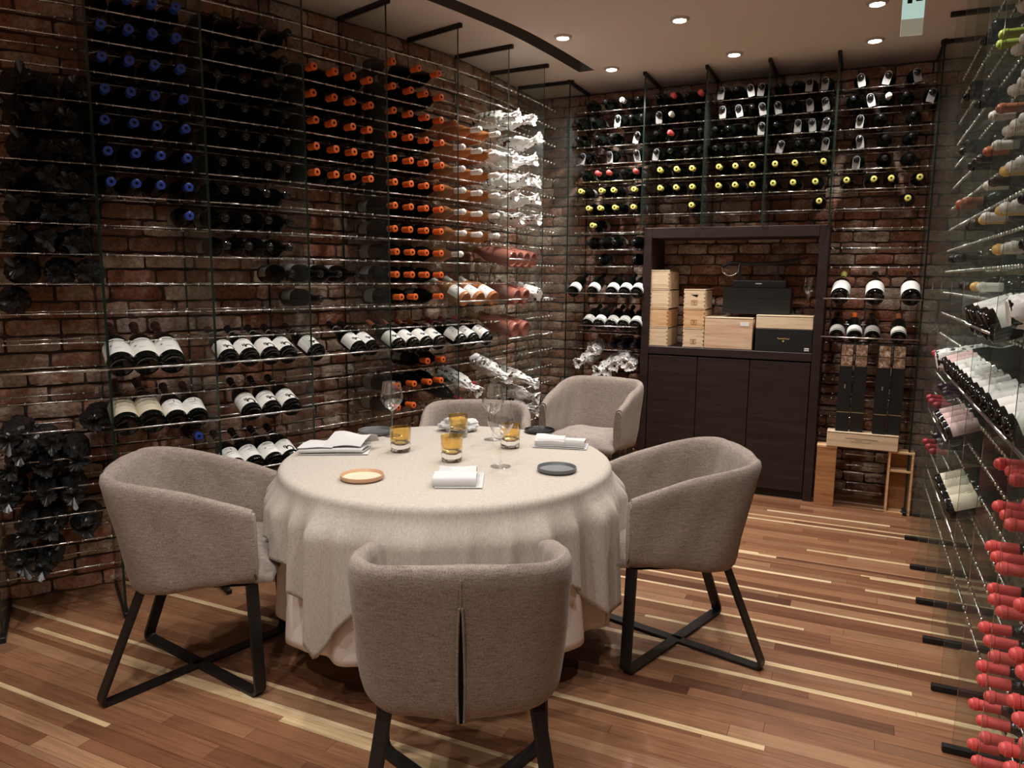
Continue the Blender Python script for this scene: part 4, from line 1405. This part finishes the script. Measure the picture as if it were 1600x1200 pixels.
# ------------------------------------------------------------------ wooden boxes, crate and four tall black boxes right of the cabinet
YL = 5.045
t = thing('wooden_box', 'upright honey-coloured wooden box on the floor beside the dark cabinet', 'wooden box', Matrix.Translation((-.112, YL, 0)), 'wooden boxes holding up the pale crate')
for a in ((-.058, .058, 0, .014, 0, .383), ):
    obj('front_board', bbox(*a, .0015, 1), M['pine_dark'], t)
obj('side_board', bbox(-.058, -.046, .014, .105, 0, .383), M['pine_dark'], t); obj('side_board', bbox(.046, .058, .014, .105, 0, .383), M['pine_dark'], t)
obj('top_board', bbox(-.060, .060, -.002, .105, .383, .397, .0015, 1), M['pine_tan'], t)
t = thing('wooden_box', 'open upright wooden box with one inner shelf, right of the gap', 'wooden box', Matrix.Translation((.312, YL, 0)), 'wooden boxes holding up the pale crate')
obj('side_board', bbox(-.070, -.058, 0, .105, 0, .385, .001, 1), M['pine_tan'], t); obj('side_board', bbox(.058, .070, 0, .105, 0, .385, .001, 1), M['pine_tan'], t)
obj('top_board', bbox(-.072, .072, 0, .105, .385, .397, .001, 1), M['pine_tan'], t); obj('base_board', bbox(-.058, .058, 0, .105, 0, .014, .001, 1), M['pine_tan'], t)
obj('inner_shelf', bbox(-.058, .058, .004, .10, .268, .280, .001, 1), M['pine_tan'], t); obj('back_board', bbox(-.058, .058, .093, .105, .014, .385), M['pine_dark'], t)
w = crate('wine_crate', 'long pale wooden crate with small dark print, bridging the two wooden boxes', .405, .105, .098, Matrix.Translation((.085, YL-.012, .397)), M['pine'], fingers=False)
bm = bmesh.new()
rl = random.Random(4)
for z, xa, xb, h in ((.060, -.095, .085, .0045), (.049, -.035, .005, .0050), (.0395, -.062, .050, .0030)):   # three printed lines too small to read
    x = xa
    while x < xb:
        ww = rl.uniform(.003, .0065)
        box(bm, x, x+ww, -.0013, -.0002, z, z+h*rl.uniform(.8, 1))
        x += ww+rl.uniform(.0012, .003)
obj('printed_lines', bm, M['ink_grey'], w)
for i, (xc, yy) in enumerate(((-.035, 0), (.047, .01), (.176, 0), (.257, .012))):
    t = thing('bottle_gift_box', f'tall black bottle box with sepia picture, {ORD[i+1]} from left on the pale crate', 'gift box', Matrix.Translation((xc, YL+.008+yy, .496)) @ Matrix.Rotation(R((2, -1, 1.5, -2)[i]), 4, 'Z'), 'tall black bottle boxes on the pale crate')
    obj('box_base', bbox(-.037, .037, 0, .075, 0, .122, .0015, 1), M['box_black'], t)
    obj('gold_seam', bbox(-.0362, .0362, .0008, .0742, .122, .126), M['cap_bronze'], t)
    obj('box_sleeve', bbox(-.037, .037, 0, .075, .126, .555, .0015, 1), M['box_black'], t)
    obj('sepia_picture', bbox(-.032, .032, -.0012, 0, .415, .478), M['paper_pic'], t); obj('sepia_picture', bbox(-.032, .032, -.0012, 0, .483, .550), M['paper_pic'], t)
    if i % 2 == 0:
        obj('small_emblem', bbox(-.004, .004, -.001, 0, .275, .300), M['ink_grey'], t)

# ------------------------------------------------------------------ chairs
def chair_shell():
    bm = bmesh.new()
    XF = .268
    path = []                                    # (kind, t): arm straight, arc, back, arc, arm
    def plan(i, z, inset):
        """i in 0..1 along the U from the left arm tip round the back to the right arm tip"""
        h = min(max((z-.37)/.43, 0), 1)
        w = .258+.024*h-inset
        xb = .265-(.432+.082*h)+inset
        rc = .135-inset*.8
        s1 = XF-(xb+rc); a = rc*math.pi/2; b = 2*(w-rc)
        # fixed parameter split so that rows stay aligned
        if i < .3:
            t = i/.3; return (XF-s1*t, w)
        if i < .45:
            t = (i-.3)/.15*math.pi/2; return (xb+rc-rc*math.sin(t), w-rc+rc*math.cos(t))
        if i < .55:
            t = (i-.45)/.10; return (xb-.018*math.sin(t*math.pi)*(0 if inset > .03 else 1), (w-rc)*(1-2*t))
        if i < .70:
            t = (i-.55)/.15*math.pi/2; return (xb+rc-rc*math.cos(t), -(w-rc)-rc*math.sin(t))
        t = (i-.70)/.30; return (xb+rc+s1*t, -w)
    def top(i):
        x, y = plan(i, .75, .02)
        s = max(0, min(.52, .265-x))
        return .668+.40*s-.29*s*s
    def bot(i):
        x, y = plan(i, .40, .02)
        s = max(0, min(.43, .265-x))
        return .418-.125*s
    NI = 60
    TH = .046
    rows = []
    for k in range(NI+1):
        i = k/NI
        zt, zb = top(i), bot(i)
        sec = []
        for f, ins in ((0, .034), (.025, .012), (.07, .002), (.14, 0), (.3, 0), (.5, 0), (.7, 0), (.86, 0), (.94, .002), (.985, .010), (1.0, .021), (.985, .034), (.95, .042), (.88, TH), (.7, TH), (.5, TH), (.3, TH), (.08, TH)):
            z = zb+(zt-zb)*f
            x, y = plan(i, z, ins)
            wob = .0022*math.sin(x*38+z*21)+.0016*math.sin(y*45-z*33)
            if ins > .03:
                wob *= 1.6
            n = Vector((x-.05, y)).normalized() if .28 < i < .72 else Vector((0, 1 if y > 0 else -1))
            sec.append(bm.verts.new((x+n.x*wob, y+n.y*wob, z)))
        rows.append(sec)
    m = len(rows[0])
    for a, b in zip(rows, rows[1:]):
        for q in range(m):
            bm.faces.new((a[q], a[(q+1) % m], b[(q+1) % m], b[q]))
    for r_ in (rows[0], rows[-1]):
        bm.faces.new(r_)
    # soften the arm fronts
    ends = [e for e in bm.edges if all(v in rows[0] for v in e.verts) or all(v in rows[-1] for v in e.verts)]
    bmesh.ops.bevel(bm, geom=ends, offset=.009, segments=2, affect='EDGES')
    return mesh_from(bm, 'shell', M['fabric'], 50)


def smooth01(x):
    return x*x*(3-2*x)


def cushion_mesh():
    bm = bmesh.new()
    NX, NY = 14, 12
    G = {}
    def zt(u, v):
        e = (1-abs(2*u-1)**6)*(1-abs(2*v-1)**6)
        tuft = .006*math.cos(u*math.pi*6)*math.cos(v*math.pi*4)
        return .440+.052*max(e, 0)**.4+tuft*e
    for side in (0, 1):
        for a in range(NX+1):
            for b in range(NY+1):
                u, v = a/NX, b/NY
                x = -.105+.415*u; y = (-.211+.422*v)*(1+.08*smooth01(u))*(1-.10*max(0, .25-u)*4*abs(2*v-1))
                z = zt(u, v) if side else .405
                G[side, a, b] = bm.verts.new((x, y, z))
    for side in (0, 1):
        for a in range(NX):
            for b in range(NY):
                f = [G[side, a, b], G[side, a+1, b], G[side, a+1, b+1], G[side, a, b+1]]
                bm.faces.new(f if side else f[::-1])
    per = [(a, 0) for a in range(NX)]+[(NX, b) for b in range(NY)]+[(a, NY) for a in range(NX, 0, -1)]+[(0, b) for b in range(NY, 0, -1)]
    mid = []
    for a, b in per:
        c = (G[0, a, b].co+G[1, a, b].co)/2
        d = Vector((c.x-.06, c.y, 0)).normalized()
        mid.append(bm.verts.new(c+d*.012))
    for k in range(len(per)):
        j = (k+1) % len(per)
        bm.faces.new((G[0, *per[k]], G[0, *per[j]], mid[j], mid[k]))
        bm.faces.new((mid[k], mid[j], G[1, *per[j]], G[1, *per[k]]))
    return mesh_from(bm, 'seat_cushion', M['fabric_seat'], 60)


def leg_frame_mesh(sgn):
    """one bent flat-steel strap: front leg, floor bar to the opposite rear corner, rear leg"""
    A = Vector((.245, .232*sgn, .405)); B = Vector((.262, .247*sgn, .006)); Cc = Vector((-.265, -.247*sgn, .006)); Dd = Vector((-.118, -.186*sgn, .405))
    wdir = (Cc-B).cross(Vector((0, 0, 1))).normalized()
    pts = [A]
    for P, Q, S in ((A, B, Cc), (B, Cc, Dd)):
        r_ = .034
        a = Q+(P-Q).normalized()*r_; b = Q+(S-Q).normalized()*r_
        for t in (0, .25, .5, .75, 1):
            pts.append(a*(1-t)**2+Q*2*t*(1-t)+b*t*t)
    pts.append(Dd)
    bm = bmesh.new(); prev = None
    for i, p in enumerate(pts):
        d = (pts[min(i+1, len(pts)-1)]-pts[max(i-1, 0)]).normalized()
        nrm = d.cross(wdir).normalized()
        q = [bm.verts.new(p+wdir*a*.0215+nrm*b*.0055) for a, b in ((-1, -1), (1, -1), (1, 1), (-1, 1))]
        if prev:
            for k in range(4):
                bm.faces.new((prev[k], prev[(k+1) % 4], q[(k+1) % 4], q[k]))
        else:
            bm.faces.new(q[::-1])
        prev = q
    bm.faces.new(prev)
    return mesh_from(bm, 'leg_frame', M['leg_metal'], 40)


SHELL, CUSH, LEG1, LEG2 = chair_shell(), cushion_mesh(), leg_frame_mesh(1), leg_frame_mesh(-1)
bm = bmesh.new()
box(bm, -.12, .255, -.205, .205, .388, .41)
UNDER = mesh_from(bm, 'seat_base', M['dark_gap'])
def slit_mesh():
    bm = bmesh.new()
    pr = None
    for k in range(13):                         # narrow opening down the middle of the back
        t = k/12; z = .372+.325*t
        h = min(max((z-.37)/.43, 0), 1)
        x = .265-(.432+.082*h)-.0215
        w = .0065*math.sin(math.pi*min(1, .12+t*.88))**.6*(1.0-.35*t)+.0006
        q = (bm.verts.new((x, -w, z)), bm.verts.new((x, w, z)))
        if pr:
            bm.faces.new((pr[0], q[0], q[1], pr[1]))
        pr = q
    return mesh_from(bm, 'back_slit', M['dark_gap'])
def lip_mesh():
    bm = bmesh.new()
    for s in (-1, 1):
        pts = []
        for k in range(13):
            t = k/12; z = .372+.325*t
            h = min(max((z-.37)/.43, 0), 1)
            x = .265-(.432+.082*h)-.020
            w = .0065*math.sin(math.pi*min(1, .12+t*.88))**.6*(1.0-.35*t)+.003
            pts.append((x, s*w, z))
        tube(bm, pts, .0032, 6)
    pts = []
    for k in range(5):
        z = .697+.018*k
        h = min(max((z-.37)/.43, 0), 1)
        pts.append((.265-(.432+.082*h)-.0185, 0, z))
    tube(bm, pts, .0018, 6)
    return mesh_from(bm, 'seam_piping', M['fabric'], 60)
SLIT, LIP = slit_mesh(), lip_mesh()
CHAIRS = [((-.575, 2.83), (-.873, -.488), 'taupe tub armchair right of the table, its side to the room'),
          ((-2.137, 1.865), (.84, .545), 'taupe tub armchair left of the table, beside the bottle rack'),
          ((-.893, 1.625), (-.473, .882), 'taupe tub armchair seen from behind, slit down its back, front of the table'),
          ((-1.71, 3.26), (.41, -.912), 'taupe tub armchair behind the table, only its back showing over the cloth'),
          ((-1.475, 4.46), (-.05, -1.0), 'taupe tub armchair standing alone by the dark cabinet')]
for (x, y), f, lab in CHAIRS:
    mx = Matrix.Translation((x, y, 0)) @ Matrix.Rotation(math.atan2(f[1], f[0]), 4, 'Z')
    t = thing('tub_armchair', lab, 'chair', mx, 'taupe tub armchairs')
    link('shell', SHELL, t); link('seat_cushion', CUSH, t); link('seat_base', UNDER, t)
    link('leg_frame', LEG1, t); link('leg_frame', LEG2, t)
    link('back_slit', SLIT, t); link('seam_piping', LIP, t)

# ------------------------------------------------------------------ table and cloths
TC = Vector((-1.445, 2.515)); TR, TZ = .648, .728
t = thing('dining_table', 'round pedestal table hidden under two tablecloths', 'table', Matrix.Translation((TC.x, TC.y, 0)))
bm = bmesh.new(); lathe(bm, [(0, TZ-.03), (TR-.01, TZ-.03), (TR-.004, TZ-.015), (TR-.008, TZ-.002), (0, TZ-.002)], 64)
obj('tabletop', bm, M['pine_dark'], t, 40)
bm = bmesh.new(); lathe(bm, [(0, .05), (.055, .05), (.05, .1), (.045, .65), (.12, TZ-.031), (0, TZ-.031)], 24)
obj('pedestal', bm, M['black_metal'], t, 40)
bm = bmesh.new(); lathe(bm, [(0, 0), (.33, 0), (.33, .02), (.30, .032), (.06, .055), (0, .055)], 40)
obj('base_plate', bm, M['black_metal'], t, 40)


def smoothstep(a, b, x):
    t_ = min(max((x-a)/(b-a), 0), 1)
    return t_*t_*(3-2*t_)


def cloth(name, label, m, R0, drop, fold, z0, mx, seg=288, kd=22, flare=.05):
    """draped cloth: flat disc, rolled edge, then hanging skirt with deepening folds"""
    bm = bmesh.new()
    rows = []
    cen = bm.verts.new((0, 0, z0))
    for r_ in (.15, .30, .45, .58, R0-.030):
        rows.append([bm.verts.new((r_*math.cos(2*math.pi*i/seg), r_*math.sin(2*math.pi*i/seg), z0)) for i in range(seg)])
    rb = .026
    for a in (25, 50, 72, 90):
        rr_ = R0-rb+rb*math.sin(R(a)); zz = z0-rb+rb*math.cos(R(a))
        rows.append([bm.verts.new((rr_*math.cos(2*math.pi*i/seg), rr_*math.sin(2*math.pi*i/seg), zz)) for i in range(seg)])
    for k in range(1, kd+1):
        row = []
        for i in range(seg):
            th = 2*math.pi*i/seg
            d = (drop(th)-rb)*k/kd
            g = smoothstep(0, .105, d)
            rr_ = R0+flare*d+fold(th, d)*g
            lat = .035*g*math.cos(th*7+1.3)*d
            row.append(bm.verts.new((rr_*math.cos(th+lat), rr_*math.sin(th+lat), z0-rb-d*(1-.02*g))))
        rows.append(row)
    for i in range(seg):
        bm.faces.new((cen, rows[0][i], rows[0][(i+1) % seg]))
    for a, b in zip(rows, rows[1:]):
        for i in range(seg):
            j = (i+1) % seg
            bm.faces.new((a[i], b[i], b[j], a[j]))
    o = obj(name, bm, m, None, 180, mx=mx)
    md = o.modifiers.new('thickness', 'SOLIDIFY'); md.thickness = .0016; md.offset = -1
    o['label'] = label; o['category'] = 'tablecloth'
    return o


MT = Matrix.Translation((TC.x, TC.y, 0))
def under_drop(th):
    return .580+.010*math.sin(th*5)
def under_fold(th, d):
    return .016*math.sin(th*15+.6)+.009*math.sin(th*24+2)+.008*math.sin(th*9)-.028
cloth('under_tablecloth', 'long white round cloth showing below the taupe linen', M['undercloth'], TR, under_drop, under_fold, TZ, MT, flare=.075)
SQ0 = R(-97)
def over_phi(th):
    p = (th-SQ0-math.pi/4) % (math.pi/2)
    return p if p < math.pi/4 else p-math.pi/2
def over_drop(th):
    return .850/math.cos(over_phi(th))-TR
def over_fold(th, d):
    p = over_phi(th)                               # 0 mid side, +-45 deg at the corners
    c = abs(p)/(math.pi/4)
    w = math.sin(th*17+.9+.8*math.sin(th*3))
    body = (.030*(1-abs(w))**1.4-.012+.010*math.sin(th*29+1)+.009*math.sin(th*8))*(.55+2.6*d)
    corner = (.028*math.cos((abs(p)-math.pi/4)*11)+.004)*c**2
    return body*(1.1-.25*c)+corner+.042
cloth('linen_overlay', 'taupe linen square cloth hanging in long points over the round table', M['cloth'], TR+.004, over_drop, over_fold, TZ+.004, MT, flare=.03)
ZC = TZ+.0045

# ------------------------------------------------------------------ on the table
def at_table(px, py, dz=0.0):
    p = on_z(px, py, ZC)
    return Vector((p.x, p.y, ZC+dz))


def plate(px, py, rad, h, m, m2, label):
    t = thing('side_plate', label, 'plate', Matrix.Translation(at_table(px, py)), 'small side plates')
    bm = bmesh.new()
    lathe(bm, [(0, .001), (rad*.86, .001), (rad*.96, .004), (rad, h*.5), (rad*.985, h), (rad*.955, h*1.02), (rad*.93, h*.95), (rad*.91, h*.45), (rad*.88, h*.36)], 48, cap1=False)
    obj('plate_body', bm, m, t, 50)
    bm = bmesh.new(); lathe(bm, [(0, h*.34), (rad*.89, h*.38)], 48, cap0=False, cap1=False)
    obj('glazed_well', bm, m2, t, 50)
plate(566, 748, .078, .018, M['plate_tan'], M['plate_sand'], 'tan stoneware side plate at the front left of the table')
plate(587, 677, .080, .018, M['plate_grey'], M['plate_grey'], 'grey stoneware side plate at the back left of the table')
plate(843, 675, .071, .015, M['plate_black'], M['plate_black'], 'black side plate at the back right of the table')
plate(870, 736, .074, .018, M['plate_grey'], M['plate_slate'], 'slate-grey side plate at the front right of the table')


def tumbler(px, py, label, rot=0):
    t = thing('tumbler', label, 'glass', Matrix.Translation(at_table(px, py, .0008)), 'amber tumblers with clear bases')
    r, h, hb = .0435, .100, .036
    bm = bmesh.new()
    lathe(bm, [(0, .003), (r*.70, .002), (r*.86, 0), (r*.92, .003), (r*.95, hb*.9), (r*.90, hb*1.02), (r*.6, hb*.80), (0, hb*.68)], 36)
    obj('clear_base', bm, M['clear'], t, 40)
    bm = bmesh.new()
    lathe(bm, [(0, hb*.74), (r*.6, hb*.86), (r*.91, hb*1.08), (r*.97, hb*1.3), (r, h), (r*.97, h+.001), (r*.94, h), (r*.90, hb*1.55), (r*.74, hb*1.36), (0, hb*1.28)], 36)
    obj('amber_bowl', bm, M['amber'], t, 40)
tumbler(626, 705, 'amber tumbler before the lone wine glass, left side of the table')
tumbler(706, 720, 'amber tumbler standing behind the front folded napkin')
tumbler(716, 682, 'amber tumbler at the back of the table before the crumpled napkin')
tumbler(797, 699, 'amber tumbler partly behind the wine glass, right side of the table')


def wine_glass(px, py, label, loc=None):
    t = thing('wine_glass', label, 'wine glass', Matrix.Translation(loc or at_table(px, py, .0005)), 'stemmed wine glasses')
    H = .245
    bm = bmesh.new()
    lathe(bm, [(0, 0), (.038, 0), (.0395, .0015), (.037, .0035), (.012, .008), (.005, .015), (.0035, .030), (.0033, .085), (.0042, .108), (.009, .116), (0, .118)], 32)
    obj('stem_and_foot', bm, M['crystal'], t, 50)
    bm = bmesh.new()
    outer = [(.0045, .114), (.016, .121), (.034, .137), (.046, .158), (.0500, .172), (.0490, .188), (.0445, .212), (.0395, H)]
    inner = [(r-.0011, z+.0003) for r, z in outer[::-1]]
    inner[-1] = (.004, .1165)
    lathe(bm, outer+inner+[(0, .1165)], 40, cap1=False)
    obj('bowl', bm, M['crystal'], t, 60)
wine_glass(613, 681, 'stemmed wine glass behind the left tumbler')
wine_glass(782, 729, 'stemmed wine glass with its foot in view, nearest the table centre')
wine_glass(0, 0, 'stemmed wine glass on the flat wooden case in the cabinet niche', Vector((-.292, 5.25, ZS+.1475+.0875)))
wine_glass(770, 687, 'stemmed wine glass right of the back tumbler, behind the nearer glass')


ZF = 1.55                        # plumpness of the folds


def ribbon(bm, prof, x0, x1, th=.0022, wob=0.0, nx=8, skew=0.0):
    """folded cloth: profile in (y, z), swept along x, with thickness"""
    P = [Vector(p) for p in prof]
    n = len(P)
    nor = []
    for i in range(n):
        d = (P[min(i+1, n-1)]-P[max(i-1, 0)]).normalized()
        nor.append(Vector((-d.y, d.x)))
    cols = []
    for k in range(nx+1):
        t_ = k/nx; x = x0+(x1-x0)*t_
        col = []
        for s in (1, -1):
            for i in range(n):
                q = Vector((P[i].x, P[i].y*ZF))+nor[i]*th*.5*s
                wv = wob*math.sin(t_*5+P[i].x*30)*(.4+P[i].y*40)
                col.append((x+skew*P[i].x, q.x+wv*.3, max(.0003, q.y+wv*.25)))
        cols.append([bm.verts.new(c) for c in col])
    for a, b in zip(cols, cols[1:]):
        for i in range(n-1):
            bm.faces.new((a[i], a[i+1], b[i+1], b[i]))
            bm.faces.new((a[n+i], b[n+i], b[n+i+1], a[n+i+1]))
        bm.faces.new((a[0], b[0], b[n], a[n])); bm.faces.new((a[n-1], a[2*n-1], b[2*n-1], b[n-1]))
    for c in (cols[0], cols[-1]):
        for i in range(n-1):
            bm.faces.new((c[i], c[n+i], c[n+i+1], c[i+1]))


def turn(cx, cz, r, a0, a1, n=6):
    return [(cx+r*math.cos(R(a0+(a1-a0)*i/n)), cz+r*math.sin(R(a0+(a1-a0)*i/n))) for i in range(n+1)]


def napkin(px, py, ang, label, parts):
    o = None
    bm = bmesh.new()
    for kw in parts:
        ribbon(bm, **kw)
    o = obj('napkin', bm, M['napkin'], None, 50, mx=Matrix.Translation(at_table(px, py)) @ Matrix.Rotation(R(ang), 4, 'Z'))
    o['label'] = label; o['category'] = 'napkin'; o['group'] = 'white cloth napkins'
    return o
s_fold = [(.075, .002), (-.060, .002)]+turn(-.060, .006, .004, 270, 90)[1:]+[(.02, .010)]+turn(.05, .0145, .0045, -90, 90)+[(-.050, .019)]+turn(-.052, .0115, .0125, 90, 250)[:5]
napkin(716, 753, 24.8, 'folded white napkin at the front of the table, before a tumbler', [
    dict(prof=[(.11, .0022), (-.085, .0022)], x0=-.075, x1=.088, wob=.002),
    dict(prof=[(.02, .006), (-.070, .006)]+turn(-.070, .0105, .0045, 270, 90)[1:]+[(.005, .015)]+turn(.005, .0190, .004, -90, 90)[1:]+[(-.068, .023)]+turn(-.068, .0125, .0105, 90, 255)[1:], x0=-.082, x1=.066, wob=.003),
    dict(prof=[(.115, .006), (.085, .022), (.045, .027), (.012, .011)], x0=-.070, x1=.062, wob=.006)])
napkin(876, 697, 14, 'white napkin in a soft roll beside the black plate', [
    dict(prof=[(.055, .0022), (-.055, .0022)], x0=-.115, x1=.115, wob=.002),
    dict(prof=[(-.050, .006), (.035, .006)]+turn(.035, .013, .007, -90, 90)[1:]+[(-.030, .022)]+turn(-.034, .014, .010, 90, 260)[1:], x0=-.095, x1=.105, wob=.004),
    dict(prof=[(.02, .028), (-.01, .030), (-.038, .022)]+turn(-.035, .016, .012, 150, 240)[1:], x0=-.105, x1=.02, wob=.006)])
napkin(526, 706, 28, 'white napkin folded over itself at the left of the table', [
    dict(prof=[(.06, .0022), (-.06, .0022)], x0=-.135, x1=.135, wob=.003),
    dict(prof=[(.055, .007), (-.054, .007)]+turn(-.054, .0115, .0045, 270, 90)[1:]+[(.05, .017)], x0=-.130, x1=.125, wob=.005, skew=.2),
    dict(prof=[(-.050, .022), (-.02, .038), (.02, .048), (.055, .036), (.07, .018)], x0=-.02, x1=.13, wob=.012, skew=.5),
    dict(prof=[(-.058, .020), (-.01, .026), (.045, .024)], x0=-.128, x1=.01, wob=.006, skew=.3)])
bm = bmesh.new()
bmesh.ops.create_icosphere(bm, subdivisions=4, radius=1)
for v in bm.verts:
    n_ = noise.noise(v.co*1.7+Vector((3, 1, 7)))*.35+noise.noise(v.co*3.6)*.22
    f_ = 1+n_+.10*math.sin(v.co.x*9+v.co.y*5)
    v.co = Vector((v.co.x*.088*f_, v.co.y*.055*f_, max(-.0265, v.co.z*.036*f_)+.0272))
o = obj('napkin', bm, M['napkin'], None, 60, mx=Matrix.Translation(at_table(716, 673)) @ Matrix.Rotation(R(20), 4, 'Z'))
o['label'] = 'crumpled white napkin behind the back tumbler'; o['category'] = 'napkin'; o['group'] = 'white cloth napkins'

# ------------------------------------------------------------------ hanging lit sign near the right rack
t = thing('hanging_sign', 'pale green lit sign hanging from the ceiling near the right rack', 'sign', Matrix.Translation((.105, 3.0, 2.275)) @ Matrix.Rotation(R(6), 4, 'Z'))
obj('lit_panel', bbox(-.034, .034, -.004, .004, .055, .50, .001, 1), M['sign_on'], t)
obj('frosted_end', bbox(-.034, .034, -.004, .004, 0, .0545, .001, 1), M['sign_dim'], t)
bm = bmesh.new(); box(bm, -.020, -.005, -.0055, -.0042, .104, .25); box(bm, .006, .026, -.0055, -.0042, .109, .25); box(bm, -.02, .028, -.0055, -.0042, .25, .30)
obj('pictogram', bm, M['sign_ink'], t)
obj('hanger', bbox(-.004, .004, -.004, .004, .50, HC-2.275, 0), M['black_metal'], t)
